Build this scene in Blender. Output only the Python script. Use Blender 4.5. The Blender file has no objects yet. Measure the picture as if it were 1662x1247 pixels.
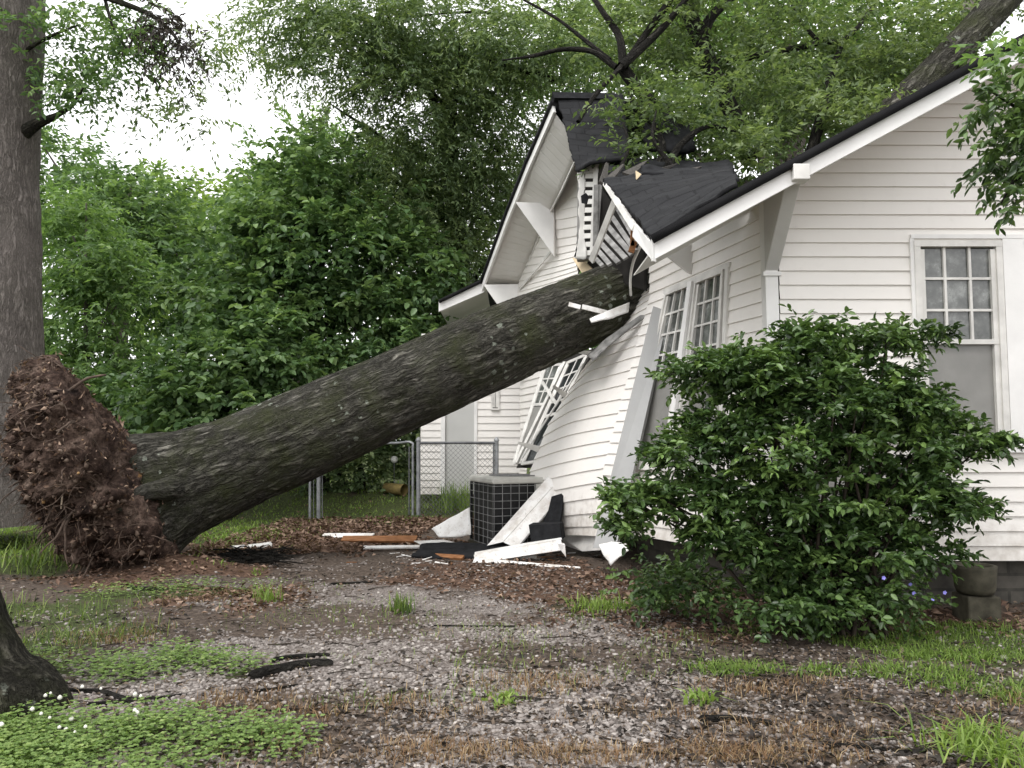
import bpy, math
import numpy as np
from math import radians as R

# ------------------------------------------------------------------ camera, world, sun, exposure
scene = bpy.context.scene
col = scene.collection
CAMZ, PITCH, F = 1.18, R(4.14), 1662 * 28 / 36
cam_d = bpy.data.cameras.new('camera'); cam = bpy.data.objects.new('camera', cam_d); col.objects.link(cam)
cam.location = (0, 0, CAMZ); cam.rotation_euler = (R(90) + PITCH, 0, 0)
cam_d.sensor_width = 36; cam_d.lens = 28.0; cam_d.clip_start = 0.05; cam_d.clip_end = 1000
scene.camera = cam

SUN_EL, SUN_AZ = R(58), R(215)          # azimuth clockwise from +Y: light from behind the camera and its left
w = bpy.data.worlds.new('World'); scene.world = w; w.use_nodes = True
nt = w.node_tree; nt.nodes.clear()
sky = nt.nodes.new('ShaderNodeTexSky'); sky.sky_type = 'NISHITA'; sky.sun_disc = False
sky.sun_elevation = SUN_EL; sky.sun_rotation = SUN_AZ; sky.dust_density = 6.0; sky.air_density = 1.0
hs = nt.nodes.new('ShaderNodeHueSaturation'); hs.inputs['Saturation'].default_value = 0.12
bg = nt.nodes.new('ShaderNodeBackground'); bg.inputs['Strength'].default_value = 0.15
wo = nt.nodes.new('ShaderNodeOutputWorld')
cl = nt.nodes.new('ShaderNodeMix'); cl.data_type = 'RGBA'; cl.inputs[0].default_value = 0.7; cl.inputs[7].default_value = (8.0, 8.0, 8.1, 1)   # high overcast veil
nt.links.new(sky.outputs[0], hs.inputs['Color']); nt.links.new(hs.outputs[0], cl.inputs[6]); nt.links.new(cl.outputs[2], bg.inputs['Color']); nt.links.new(bg.outputs[0], wo.inputs[0])
sd = bpy.data.lights.new('sun', 'SUN'); sd.energy = 0.6; sd.angle = R(25); sd.color = (1.0, 0.97, 0.93)
sun = bpy.data.objects.new('sun', sd); col.objects.link(sun)
sun.rotation_euler = (R(90) - SUN_EL, 0, -SUN_AZ + math.pi)
scene.view_settings.view_transform = 'Standard'; scene.view_settings.look = 'None'
scene.view_settings.exposure = 0.95; scene.view_settings.gamma = 1.0
scene.cycles.max_bounces = 9; scene.cycles.diffuse_bounces = 5; scene.cycles.glossy_bounces = 2
scene.cycles.transmission_bounces = 6; scene.cycles.transparent_max_bounces = 4
scene.cycles.use_denoising = True
rng = np.random.default_rng(7)

# ------------------------------------------------------------------ helpers
cp, sp = math.cos(PITCH), math.sin(PITCH)
def A(*a): return np.array(a, float)
def P(px, py, Y):
    """a point of the place from its direction in the photo and its distance"""
    a = (px - 831) / F; b = -(py - 623.5) / F
    d = A(a, cp - sp * b, sp + cp * b)
    p = d * (Y / d[1]); p[2] += CAMZ
    return p
def G(px, py, z=0.0):
    a = (px - 831) / F; b = -(py - 623.5) / F
    d = A(a, cp - sp * b, sp + cp * b)
    p = d * ((z - CAMZ) / d[2]); p[2] += CAMZ
    return p
def nrm(v):
    v = np.asarray(v, float); n = np.linalg.norm(v, axis=-1, keepdims=True); return v / np.maximum(n, 1e-9)
def hash3(i, seed):
    i = i.astype(np.int64)
    h = (i[..., 0] * 374761393 + i[..., 1] * 668265263 + i[..., 2] * 2147483647 + seed * 1442695041) & 0xffffffff
    h = ((h ^ (h >> 13)) * 1274126177) & 0xffffffff
    h = h ^ (h >> 16)
    return (h & 0xffffff) / float(0xffffff)
def vnoise(p, seed=0):
    p = np.asarray(p, float); i = np.floor(p); f = p - i; f = f * f * (3 - 2 * f); r = 0
    for dx in (0, 1):
        for dy in (0, 1):
            for dz in (0, 1):
                wgt = (f[..., 0] if dx else 1 - f[..., 0]) * (f[..., 1] if dy else 1 - f[..., 1]) * (f[..., 2] if dz else 1 - f[..., 2])
                r = r + wgt * hash3(i + A(dx, dy, dz), seed)
    return r
def fbm(p, seed=0, o=4):
    p = np.asarray(p, float); r = 0; a = .5; s = 0
    for k in range(o):
        r = r + a * vnoise(p * 2 ** k, seed + k); s += a; a *= .5
    return r / s
def wloc(o):
    v = np.zeros(3)
    while o is not None: v = v + np.array(o.location); o = o.parent
    return v
def tag(o, label=None, cat=None, group=None, kind=None):
    for k, v in (('label', label), ('category', cat), ('group', group), ('kind', kind)):
        if v: o[k] = v
    return o
def thing(name, loc, label, cat, group=None):
    o = bpy.data.objects.new(name, None); o.empty_display_size = .1; col.objects.link(o); o.location = tuple(loc)
    return tag(o, label, cat, group)
def obj(name, V, Fc, m, parent=None, attrs=None, smooth=False):
    V = np.asarray(V, float)
    base = wloc(parent) if parent is not None else V.mean(0) * A(1, 1, 0)
    V = V - base
    me = bpy.data.meshes.new(name)
    if isinstance(Fc, np.ndarray) and len(Fc) > 0:
        k = Fc.shape[1]
        me.vertices.add(len(V)); me.vertices.foreach_set('co', V.astype(np.float32).ravel())
        me.loops.add(Fc.size); me.loops.foreach_set('vertex_index', Fc.astype(np.int32).ravel())
        me.polygons.add(len(Fc)); me.polygons.foreach_set('loop_start', np.arange(0, Fc.size, k, dtype=np.int32))
        me.polygons.foreach_set('loop_total', np.full(len(Fc), k, np.int32))
        me.update(calc_edges=True)
    else:
        me.from_pydata([tuple(v) for v in V], [], [tuple(int(i) for i in f) for f in Fc]); me.update()
    if smooth: me.polygons.foreach_set('use_smooth', np.ones(len(me.polygons), bool))
    for nme, arr in (attrs or {}).items():
        arr = np.asarray(arr, np.float32)
        if arr.ndim == 1:
            a = me.attributes.new(nme, 'FLOAT', 'POINT'); a.data.foreach_set('value', arr)
        else:
            a = me.attributes.new(nme, 'FLOAT_VECTOR', 'POINT'); a.data.foreach_set('vector', arr.ravel())
    me.materials.append(m)
    o = bpy.data.objects.new(name, me); col.objects.link(o)
    if parent is not None: o.parent = parent
    else: o.location = tuple(base)
    return o
class MB:
    def __init__(s): s.V = []; s.F = []
    def add(s, V, Fc):
        n = len(s.V); s.V.extend([tuple(v) for v in V]); s.F.extend([tuple(i + n for i in f) for f in Fc]); return s
    def box8(s, b, t):   # bottom ring of 4, top ring of 4
        return s.add(list(b) + list(t), [(3, 2, 1, 0), (4, 5, 6, 7), (0, 1, 5, 4), (1, 2, 6, 5), (2, 3, 7, 6), (3, 0, 4, 7)])
    def beam(s, p, q, wd, th, n=(0, 0, 1)):
        p, q = np.asarray(p, float), np.asarray(q, float); d = nrm(q - p); n = np.asarray(n, float)
        n = nrm(n - d * n.dot(d)); x = np.cross(d, n)
        h = x * wd / 2; k = n * th / 2
        return s.box8([p - h - k, p + h - k, p + h + k, p - h + k], [q - h - k, q + h - k, q + h + k, q - h + k])
    def beam2(s, p, q, w0, w1, th, n=(0, 0, 1)):
        p, q = np.asarray(p, float), np.asarray(q, float); d = nrm(q - p); n = np.asarray(n, float)
        n = nrm(n - d * n.dot(d)); x = np.cross(d, n); k = n * th / 2
        return s.box8([p - x * w0 / 2 - k, p + x * w0 / 2 - k, p + x * w0 / 2 + k, p - x * w0 / 2 + k],
                      [q - x * w1 / 2 - k, q + x * w1 / 2 - k, q + x * w1 / 2 + k, q - x * w1 / 2 + k])
    def slab(s, pts, off):   # polygon extruded by a vector
        pts = [np.asarray(p, float) for p in pts]; off = np.asarray(off, float); n = len(pts)
        V = pts + [p + off for p in pts]
        return s.add(V, [tuple(range(n))[::-1], tuple(range(n, 2 * n))] + [(i, (i + 1) % n, n + (i + 1) % n, n + i) for i in range(n)])
    def build(s, name, m, parent=None, bevel=0, smooth=False):
        o = obj(name, s.V, s.F, m, parent, smooth=smooth)
        if bevel:
            b = o.modifiers.new('bevel', 'BEVEL'); b.width = bevel; b.segments = 2; b.limit_method = 'ANGLE'
        return o
def frames(path):
    path = np.asarray(path, float); T = nrm(np.gradient(path, axis=0)); u = A(0, 0, 1)
    if abs(T[0].dot(u)) > .9: u = A(1, 0, 0)
    U = []; 
    for t in T:
        u = nrm(u - t * t.dot(u)); U.append(u)
    U = np.array(U); return T, U, np.cross(T, U)
def resample(path, rad, n):
    """smooth the polyline (Catmull-Rom) to n points"""
    path = np.asarray(path, float); rad = np.asarray(rad, float)
    D = np.column_stack([path, rad]); s = np.r_[0, np.cumsum(np.linalg.norm(np.diff(path, axis=0), axis=1))]
    m = np.gradient(D, s, axis=0) if len(s) > 2 else np.repeat((D[1:] - D[:1]) / s[-1], 2, 0)
    t = np.linspace(0, s[-1], n); i = np.clip(np.searchsorted(s, t, 'right') - 1, 0, len(s) - 2)
    h = (s[i + 1] - s[i])[:, None]; x = ((t - s[i])[:, None]) / h
    r = (2 * x**3 - 3 * x**2 + 1) * D[i] + (x**3 - 2 * x**2 + x) * h * m[i] + (-2 * x**3 + 3 * x**2) * D[i + 1] + (x**3 - x**2) * h * m[i + 1]
    return r[:, :3], np.interp(t, s, rad), t
def tube(path, rad, n=None, seg=8, bark=0.0, bscale=9.0, seed=0, lobes=None, lin=False):
    """closed tapered tube; returns V, quads, bark coordinates"""
    n = n or max(4, len(path) * 4)
    if lin:
        p = np.array(path, float); r = np.array(rad, float); n = len(p); s = np.r_[0, np.cumsum(np.linalg.norm(np.diff(p, axis=0), axis=1))]
        T = nrm(p[-1] - p[0]); u0 = A(1, 0, 0) if abs(T[2]) > .9 else A(0, 0, 1); u0 = nrm(u0 - T * T.dot(u0)); U = np.repeat(u0[None], n, 0); W = np.repeat(np.cross(T, u0)[None], n, 0)
    else: p, r, s = resample(path, rad, n); T, U, W = frames(p)
    th = np.linspace(0, 2 * np.pi, seg, endpoint=False)
    c, si = np.cos(th)[None], np.sin(th)[None]; r = r[:, None]
    rr = np.repeat(r, seg, 1)
    bk = np.stack([rr * c, rr * si, np.repeat(s[:, None], seg, 1)], -1)
    if lobes is not None: rr = rr * lobes(s[:, None], th[None])
    if bark > 0:
        q = bk * A(bscale, bscale, bscale * .16)
        ws = fbm(bk * A(3, 3, 1.5), seed + 5, 2)[..., None] * 1.2
        rid = 1 - np.abs(fbm(q + ws, seed, 3) * 2 - 1) * 2.2
        rr = rr + bark * (np.clip(rid, -1, 1)) + bark * 2.0 * (fbm(bk * A(2.2, 2.2, 1.1), seed + 9, 3) - .5)
    V = p[:, None] + rr[..., None] * (c[..., None] * U[:, None] + si[..., None] * W[:, None])
    i = np.arange(n - 1)[:, None]; j = np.arange(seg)[None]; j2 = (j + 1) % seg
    Q = np.stack([i * seg + j, i * seg + j2, (i + 1) * seg + j2, (i + 1) * seg + j], -1).reshape(-1, 4)
    return V.reshape(-1, 3), Q, bk.reshape(-1, 3)
class TB:   # several tubes in one mesh
    def __init__(s): s.V = []; s.Q = []; s.B = []; s.n = 0
    def add(s, *a, **k):
        V, Q, B = tube(*a, **k); s.V.append(V); s.Q.append(Q + s.n); s.B.append(B); s.n += len(V); return s
    def build(s, name, m, parent=None):
        return obj(name, np.vstack(s.V), np.vstack(s.Q), m, parent, {'bk': np.vstack(s.B)}, smooth=True)
def pxp(*pts): return [P(*p) for p in pts]

# ------------------------------------------------------------------ materials
class NT:
    def __init__(s, name):
        s.m = bpy.data.materials.new(name); s.m.use_nodes = True; s.t = s.m.node_tree; s.t.nodes.clear()
        s.out = s.n('ShaderNodeOutputMaterial')
    def n(s, typ, **kw):
        nd = s.t.nodes.new(typ)
        for k, v in kw.items():
            if k.startswith('i_'): 
                key = k[2:].replace('_', ' '); nd.inputs[int(key) if key.isdigit() else key].default_value = v
            else: setattr(nd, k, v)
        return nd
    def l(s, a, b): s.t.links.new(a, b)
    def attr(s, name): return s.n('ShaderNodeAttribute', attribute_name=name)
    def coord(s, scale=(1, 1, 1), src=None):
        mp = s.n('ShaderNodeMapping'); mp.inputs['Scale'].default_value = scale
        if src is None: src = s.n('ShaderNodeTexCoord').outputs['Object']
        s.l(src, mp.inputs[0]); return mp.outputs[0]
    def noise(s, scale, detail=4, rough=.55, vec=None):
        nd = s.n('ShaderNodeTexNoise'); nd.inputs['Scale'].default_value = scale; nd.inputs['Detail'].default_value = detail; nd.inputs['Roughness'].default_value = rough
        s.l(vec if vec is not None else s.coord(), nd.inputs['Vector']); return nd.outputs['Fac']
    def ramp(s, fac, stops, interp='LINEAR'):
        r = s.n('ShaderNodeValToRGB'); e = r.color_ramp; e.interpolation = interp
        while len(e.elements) < len(stops): e.elements.new(.5)
        for el, (p, c) in zip(e.elements, stops):
            el.position = p; el.color = (c, c, c, 1) if isinstance(c, (int, float)) else (*c, 1)
        s.l(fac, r.inputs[0]); return r.outputs[0]
    def mix(s, f, a, b, mode='MIX'):
        m = s.n('ShaderNodeMix', data_type='RGBA', blend_type=mode)
        for v, i in ((f, 0), (a, 6), (b, 7)):
            if hasattr(v, 'links'): s.l(v, m.inputs[i])
            elif i == 0: m.inputs[0].default_value = v
            else: m.inputs[i].default_value = (*v, 1)
        return m.outputs[2]
    def math(s, op, a, b=0.0):
        m = s.n('ShaderNodeMath', operation=op)
        for v, i in ((a, 0), (b, 1)):
            if hasattr(v, 'links'): s.l(v, m.inputs[i])
            else: m.inputs[i].default_value = v
        return m.outputs[0]
    def pbr(s, colr, rough=.6, spec=.3, bump=None, bstr=.3, bdist=.01, metal=0.0, translucent=0.0):
        b = s.n('ShaderNodeBsdfPrincipled')
        for v, key in ((colr, 'Base Color'), (rough, 'Roughness'), (spec, 'Specular IOR Level'), (metal, 'Metallic')):
            if hasattr(v, 'links'): s.l(v, b.inputs[key])
            else: b.inputs[key].default_value = (*v, 1) if key == 'Base Color' else v
        if bump is not None:
            bp = s.n('ShaderNodeBump'); bp.inputs['Strength'].default_value = bstr; bp.inputs['Distance'].default_value = bdist
            s.l(bump, bp.inputs['Height']); s.l(bp.outputs[0], b.inputs['Normal'])
        o = b.outputs[0]
        if translucent:
            t = s.n('ShaderNodeBsdfTranslucent')
            if hasattr(colr, 'links'):
                s.l(s.mix(1.0, colr, (1.25, 1.3, .7), 'MULTIPLY'), t.inputs[0])
            mx = s.n('ShaderNodeMixShader'); mx.inputs[0].default_value = translucent
            s.l(o, mx.inputs[1]); s.l(t.outputs[0], mx.inputs[2]); o = mx.outputs[0]
        s.l(o, s.out.inputs[0]); return s.m
def simple(name, c, rough=.6, spec=.3, var=.15, scale=8, bstr=.15, metal=0.0, bscale=60):
    t = NT(name); n = t.noise(scale, 5)
    dark = tuple(x * (1 - var * 1.6) for x in c); lite = tuple(min(1, x * (1 + var)) for x in c)
    return t.pbr(t.ramp(n, [(.3, dark), (.7, lite)]), rough, spec, t.noise(bscale, 4), bstr, .004, metal)
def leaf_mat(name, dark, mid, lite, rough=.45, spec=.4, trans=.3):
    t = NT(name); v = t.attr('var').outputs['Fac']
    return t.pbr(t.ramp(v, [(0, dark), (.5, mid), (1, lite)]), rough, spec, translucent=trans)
def bark_mat(name, c0, c1, c2, lichen=0.0, moss=0.0, scale=9, lsc=16, bd=.05):
    t = NT(name); bk = t.attr('bk').outputs['Vector']
    nz = t.n('ShaderNodeTexNoise'); nz.inputs['Scale'].default_value = 5; nz.inputs['Detail'].default_value = 3; v2 = t.coord((1, 1, 1), bk); t.l(v2, nz.inputs['Vector'])
    sc = t.n('ShaderNodeVectorMath', operation='SCALE'); sc.inputs['Scale'].default_value = .10; t.l(nz.outputs['Color'], sc.inputs[0])
    wv = t.n('ShaderNodeVectorMath', operation='ADD'); t.l(v2, wv.inputs[0]); t.l(sc.outputs[0], wv.inputs[1])
    v1 = t.coord((scale, scale, scale * .15), wv.outputs[0])
    a = t.noise(2.0, 5, .6, v1); ridge = t.math('SUBTRACT', 1.0, t.math('MULTIPLY', t.math('ABSOLUTE', t.math('SUBTRACT', a, .5)), 6.5))      # furrows where the noise crosses its middle
    ridge = t.math('SUBTRACT', 1.0, t.math('MAXIMUM', ridge, 0.0))
    a2 = t.noise(1.3, 4, .6, t.coord((scale * 1.3, scale * 1.3, scale * .5), wv.outputs[0]))
    patch = t.noise(1.8, 4, .6, v2); fine = t.noise(60, 4, .65, t.coord((1, 1, .5), bk))
    h = t.math('ADD', t.math('ADD', ridge, t.math('MULTIPLY', fine, .4)), t.math('MULTIPLY', a2, .8))
    c = t.ramp(ridge, [(.05, c0), (.5, c1), (1.0, c2)])
    c = t.mix(t.ramp(a2, [(.42, .6), (.6, 0.0)]), c, c0)
    c = t.mix(t.ramp(patch, [(.4, 0.0), (.65, .45)]), c, c1)
    c = t.mix(t.ramp(fine, [(.48, 0.0), (.75, .4)]), c, c2)
    if moss:
        c = t.mix(t.math('MULTIPLY', t.ramp(t.noise(2.2, 6, .7, v2), [(.44, 0.0), (.66, 1.0)]), moss), c, (.058, .066, .028))
    if lichen:
        vo = t.n('ShaderNodeTexVoronoi'); vo.inputs['Scale'].default_value = lsc
        n3 = t.n('ShaderNodeTexNoise'); n3.inputs['Scale'].default_value = 40; n3.inputs['Detail'].default_value = 4; t.l(v2, n3.inputs['Vector'])
        s3 = t.n('ShaderNodeVectorMath', operation='SCALE'); s3.inputs['Scale'].default_value = .06; t.l(n3.outputs['Color'], s3.inputs[0])
        w3 = t.n('ShaderNodeVectorMath', operation='ADD'); t.l(v2, w3.inputs[0]); t.l(s3.outputs[0], w3.inputs[1]); t.l(w3.outputs[0], vo.inputs['Vector'])
        sep = t.n('ShaderNodeSeparateColor'); t.l(vo.outputs['Color'], sep.inputs[0])
        spot = t.ramp(t.math('SUBTRACT', vo.outputs['Distance'], t.math('MULTIPLY', sep.outputs[1], .22)), [(.10, 1.0), (.17, 0.0)])
        keep = t.ramp(sep.outputs[0], [(1 - lichen, 0.0), (1.02 - lichen, 1.0)])
        clus = t.ramp(t.noise(1.5, 3, .5, v2), [(.50, 0.0), (.58, 1.0)])
        m = t.math('MULTIPLY', t.math('MULTIPLY', spot, keep), clus)
        c = t.mix(m, c, (.29, .315, .26))
    return t.pbr(c, .9, .12, h, 1.0, bd)
M = {}
def siding_mat(name, base):
    t = NT(name)
    st = t.noise(1.0, 4, .6, t.coord((5, 5, .7))); n2 = t.noise(1.3, 5); n3 = t.noise(14, 4)
    c = t.mix(t.ramp(st, [(.5, 0.0), (.8, .22)]), base, tuple(x * .72 for x in base))
    c = t.mix(t.ramp(n2, [(.5, 0.0), (.8, .14)]), c, (.55, .56, .48))
    c = t.mix(t.ramp(n3, [(.62, 0.0), (.8, .12)]), c, (.42, .40, .34))
    sx = t.n('ShaderNodeSeparateXYZ'); t.l(t.n('ShaderNodeTexCoord').outputs['Object'], sx.inputs[0])
    spl = t.math('SUBTRACT', t.math('ADD', .62, t.math('MULTIPLY', t.math('SUBTRACT', n3, .5), .9)), sx.outputs[2])     # mud splashed up from the ground
    c = t.mix(t.ramp(spl, [(.0, 0.0), (.5, .55)]), c, (.30, .25, .19))
    return t.pbr(c, .5, .3, t.noise(90, 3, .5, t.coord((.3, .3, 1))), .06, .003)
M['siding'] = siding_mat('white_siding', (.82, .79, .75))
M['white'] = simple('white_paint', (.80, .79, .77), .5, .35, .06, 3)
M['dirty_white'] = simple('dirty_white_paint', (.70, .685, .65), .6, .3, .14, 5)
t = NT('muddy_white'); n1 = t.noise(5, 6, .65); n2 = t.noise(28, 5, .7)
c = t.mix(t.ramp(n1, [(.45, 0.0), (.72, .7)]), (.76, .75, .73), (.36, .30, .24)); c = t.mix(t.ramp(n2, [(.58, 0.0), (.72, .6)]), c, (.16, .12, .09))
M['debris'] = t.pbr(c, .6, .3, n2, .2, .003)
M['grey_trim'] = simple('grey_trim', (.36, .36, .355), .5, .3, .06, 3)
t = NT('soffit_boards'); wv = t.n('ShaderNodeTexWave'); wv.inputs['Scale'].default_value = 3.2; wv.bands_direction = 'Y'; t.l(t.coord((1, 1, 1)), wv.inputs[0])
M['soffit'] = t.pbr(t.ramp(t.noise(2, 4), [(.3, (.66, .64, .60)), (.7, (.76, .745, .715))]), .6, .3, t.ramp(wv.outputs['Fac'], [(0, 0.0), (.15, 1.0)]), .35, .01)
t = NT('black_shingles'); br = t.n('ShaderNodeTexBrick'); br.inputs['Scale'].default_value = 1.0
br.inputs['Brick Width'].default_value = .3; br.inputs['Row Height'].default_value = .13; br.inputs['Mortar Size'].default_value = .008
br.inputs['Color1'].default_value = (.012, .0125, .0135, 1); br.inputs['Color2'].default_value = (.021, .0215, .023, 1); br.inputs['Mortar'].default_value = (.006, .006, .0065, 1)
t.l(t.attr('sh').outputs['Vector'], br.inputs['Vector'])
gr = t.noise(220, 2); c = t.mix(t.ramp(gr, [(.4, 0.0), (.75, .7)]), br.outputs['Color'], (.03, .03, .032)); c = t.mix(t.ramp(t.noise(3, 4), [(.45, 0.0), (.8, .5)]), c, (.03, .03, .031))
M['shingle'] = t.pbr(c, .9, .12, t.math('ADD', t.math('MULTIPLY', gr, .25), t.math('MULTIPLY', br.outputs['Fac'], -1.0)), .7, .008)
M['black'] = simple('black_felt', (.016, .0165, .018), .9, .12, .3, 14, .5, bscale=150)
t = NT('raw_wood'); g = t.noise(4, 5, .6, t.coord((2, 14, 14)))
M['wood'] = t.pbr(t.ramp(g, [(.3, (.13, .055, .022)), (.6, (.27, .125, .055)), (.8, (.40, .24, .13))]), .75, .2, g, .3, .004)
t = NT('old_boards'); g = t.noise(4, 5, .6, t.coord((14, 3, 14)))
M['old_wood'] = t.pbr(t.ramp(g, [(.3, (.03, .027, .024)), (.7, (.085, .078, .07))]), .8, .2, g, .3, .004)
M['pale_wood'] = simple('pale_wood', (.62, .50, .33), .7, .2, .12, 9)
M['brace_grey'] = simple('brace_grey', (.60, .59, .57), .5, .3, .06, 3)
M['lath'] = simple('lath_grey', (.26, .255, .245), .7, .2, .3, 12)
M['dark'] = simple('interior_shade', (.03, .028, .026), .9, .1, .3, 6)  # near-black colour standing in for shade inside the house
M['glass'] = None
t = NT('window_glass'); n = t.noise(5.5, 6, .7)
M['glass'] = t.pbr(t.ramp(n, [(.34, (.045, .05, .046)), (.52, (.11, .115, .108)), (.66, (.25, .26, .25)), (.78, (.42, .43, .42))]), t.ramp(n, [(.4, .05), (.7, .35)]), .8)  # mottled greys in the colour stand in for reflections
M['screen'] = simple('window_screen', (.235, .23, .215), .35, .5, .08, 5, .2, bscale=300)
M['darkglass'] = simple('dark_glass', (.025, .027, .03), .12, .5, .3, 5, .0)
M['door'] = simple('grey_door', (.52, .52, .50), .5, .3, .05, 2)
M['galv'] = simple('galvanised', (.30, .31, .32), .5, .4, .25, 10, .1, metal=.3)
M['galv_dark'] = simple('weathered_wire', (.16, .165, .17), .6, .3, .25, 10, .1, metal=.2)
M['ac_beige'] = simple('ac_beige', (.52, .51, .47), .5, .35, .12, 5)
M['ac_dark'] = simple('ac_fins', (.012, .012, .013), .5, .4, .3, 30)
M['ac_wire'] = simple('ac_wire', (.22, .22, .22), .5, .4, .2, 20)
M['yellow'] = simple('yellow_plastic', (.20, .15, .055), .6, .3, .35, 9)
M['concrete'] = simple('mossy_concrete', (.085, .078, .058), .9, .15, .35, 9, .6, bscale=40)
t = NT('foundation_block'); br = t.n('ShaderNodeTexBrick'); br.inputs['Scale'].default_value = 1; br.inputs['Brick Width'].default_value = .4; br.inputs['Row Height'].default_value = .11; br.inputs['Mortar Size'].default_value = .012
br.inputs['Color1'].default_value = (.06, .055, .05, 1); br.inputs['Color2'].default_value = (.11, .10, .09, 1); br.inputs['Mortar'].default_value = (.03, .03, .028, 1)
mp = t.n('ShaderNodeMapping'); mp.inputs['Rotation'].default_value = (R(90), 0, 0); t.l(t.n('ShaderNodeTexCoord').outputs['Object'], mp.inputs[0]); t.l(mp.outputs[0], br.inputs[0])
M['foundation'] = t.pbr(t.mix(.5, br.outputs['Color'], t.ramp(t.noise(9, 5), [(.3, (.03, .03, .026)), (.7, (.13, .12, .10))])), .9, .15, br.outputs['Fac'], -.5, .01)
M['bark'] = bark_mat('fallen_bark', (.021, .020, .016), (.098, .093, .078), (.215, .205, .175), .6, .8, 9, 12)
M['bark_grey'] = bark_mat('grey_bark', (.10, .088, .08), (.215, .19, .172), (.28, .25, .23), 0, .1, 13, bd=.02)
M['bark_moss'] = bark_mat('mossy_bark', (.013, .012, .009), (.045, .042, .032), (.09, .084, .067), .5, .5, 12, 20)
M['limb'] = bark_mat('dark_limb', (.012, .011, .010), (.028, .026, .022), (.06, .056, .048))
M['twig'] = simple('twig', (.045, .036, .028), .85, .15, .4, 10, .4)
t = NT('torn_soil'); n1 = t.noise(4.5, 8, .72); n2 = t.noise(26, 6, .7)
c = t.ramp(n1, [(.32, (.012, .008, .007)), (.46, (.065, .042, .033)), (.58, (.15, .104, .082)), (.74, (.30, .225, .18))])
c = t.mix(t.ramp(n2, [(.35, .75), (.6, 0.0)]), c, (.011, .007, .006))  # near-black flecks in the colour stand in for shaded holes
c = t.mix(t.ramp(t.noise(6.5, 3, .5), [(.69, 0.0), (.76, .75)]), c, (.33, .18, .07))
M['soil'] = t.pbr(c, .95, .1, t.math('ADD', n1, t.math('MULTIPLY', n2, .5)), 1.0, .06)
M['root'] = simple('root_bark', (.10, .072, .056), .85, .15, .5, 12, .5)
M['root_pale'] = simple('pale_root', (.36, .29, .22), .8, .15, .3, 20)

# leaves
M['lf_bush'] = leaf_mat('shrub_leaf', (0.0261, 0.052, 0.0171), (0.0667, 0.1217, 0.0362), (0.1797, 0.2793, 0.0814), .34, .5, .22)
M['lf_big'] = leaf_mat('broad_leaf', (0.0418, 0.0825, 0.033), (0.114, 0.1969, 0.0774), (0.2776, 0.3965, 0.1659), .42, .45, .32)
M['lf_mid'] = leaf_mat('mid_leaf', (0.0477, 0.0906, 0.0403), (0.1201, 0.2008, 0.08), (0.2511, 0.3645, 0.1485), .5, .35, .4)
M['lf_light'] = leaf_mat('light_leaf', (0.057, 0.1111, 0.0388), (0.1354, 0.2271, 0.0798), (0.2774, 0.3941, 0.1562), .5, .35, .45)
M['lf_far'] = leaf_mat('far_leaf', (.10, .155, .045), (.17, .25, .07), (.26, .36, .11), .6, .3, .5)
M['lf_oak'] = leaf_mat('oak_leaf', (0.0671, 0.1063, 0.0504), (0.1526, 0.2183, 0.1007), (0.3329, 0.4169, 0.186), .5, .35, .38)
M['lf_fall'] = leaf_mat('fallen_crown_leaf', (0.0486, 0.0761, 0.0345), (0.1127, 0.1652, 0.069), (0.2353, 0.2998, 0.1335), .48, .35, .42)
M['lf_litter'] = leaf_mat('dead_leaf', (0.0619, 0.0367, 0.0274), (0.179, 0.1134, 0.0823), (0.3718, 0.2668, 0.196), .7, .2, .1)
M['lf_dead'] = leaf_mat('dead_leaf_dark', (.02, .018, .016), (.04, .034, .03), (.08, .07, .06), .8, .2, .1)
M['lf_crumb'] = leaf_mat('leaf_crumb', (.05, .038, .03), (.12, .09, .068), (.24, .185, .14), .75, .2, .1)
M['grass'] = leaf_mat('grass_blade', (0.0481, 0.0813, 0.0225), (0.1169, 0.1812, 0.0438), (0.2612, 0.3375, 0.0875), .55, .3, .35)
M['grass_lawn'] = leaf_mat('lawn_blade', (0.1, 0.168, 0.0336), (0.1882, 0.28, 0.0616), (0.3058, 0.4032, 0.112), .55, .3, .4)
M['grass_dry'] = leaf_mat('dry_blade', (0.091, 0.0478, 0.0257), (0.234, 0.1433, 0.0787), (0.416, 0.3276, 0.2002), .7, .2, .25)
M['clover'] = leaf_mat('clover_leaf', (0.0962, 0.1577, 0.0433), (0.1733, 0.2628, 0.0742), (0.3081, 0.3941, 0.136), .5, .3, .35)
M['flower_w'] = simple('white_flower', (.75, .74, .66), .7, .2, .1)
M['flower_p'] = simple('violet_flower', (.30, .28, .75), .7, .2, .1)
t = NT('gravel_stone'); v = t.attr('var').outputs['Fac']
M['stone'] = t.pbr(t.ramp(v, [(0, (.078, .064, .056)), (.35, (.18, .156, .142)), (.7, (.29, .262, .242)), (1, (.44, .40, .365))]), .85, .25, t.noise(90, 4), .3, .004)
t = NT('ground_soil'); g = t.attr('mask').outputs['Vector']; sx = t.n('ShaderNodeSeparateXYZ'); t.l(g, sx.inputs[0])
n1 = t.noise(1.4, 6, .6); n2 = t.noise(24, 6, .7); n3 = t.noise(110, 4, .7)
gravel = t.ramp(n3, [(.3, (.092, .076, .066)), (.5, (.215, .186, .168)), (.7, (.38, .34, .315))]); dirt = t.ramp(n2, [(.3, (.038, .028, .022)), (.5, (.10, .076, .06)), (.72, (.185, .148, .12))])
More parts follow.
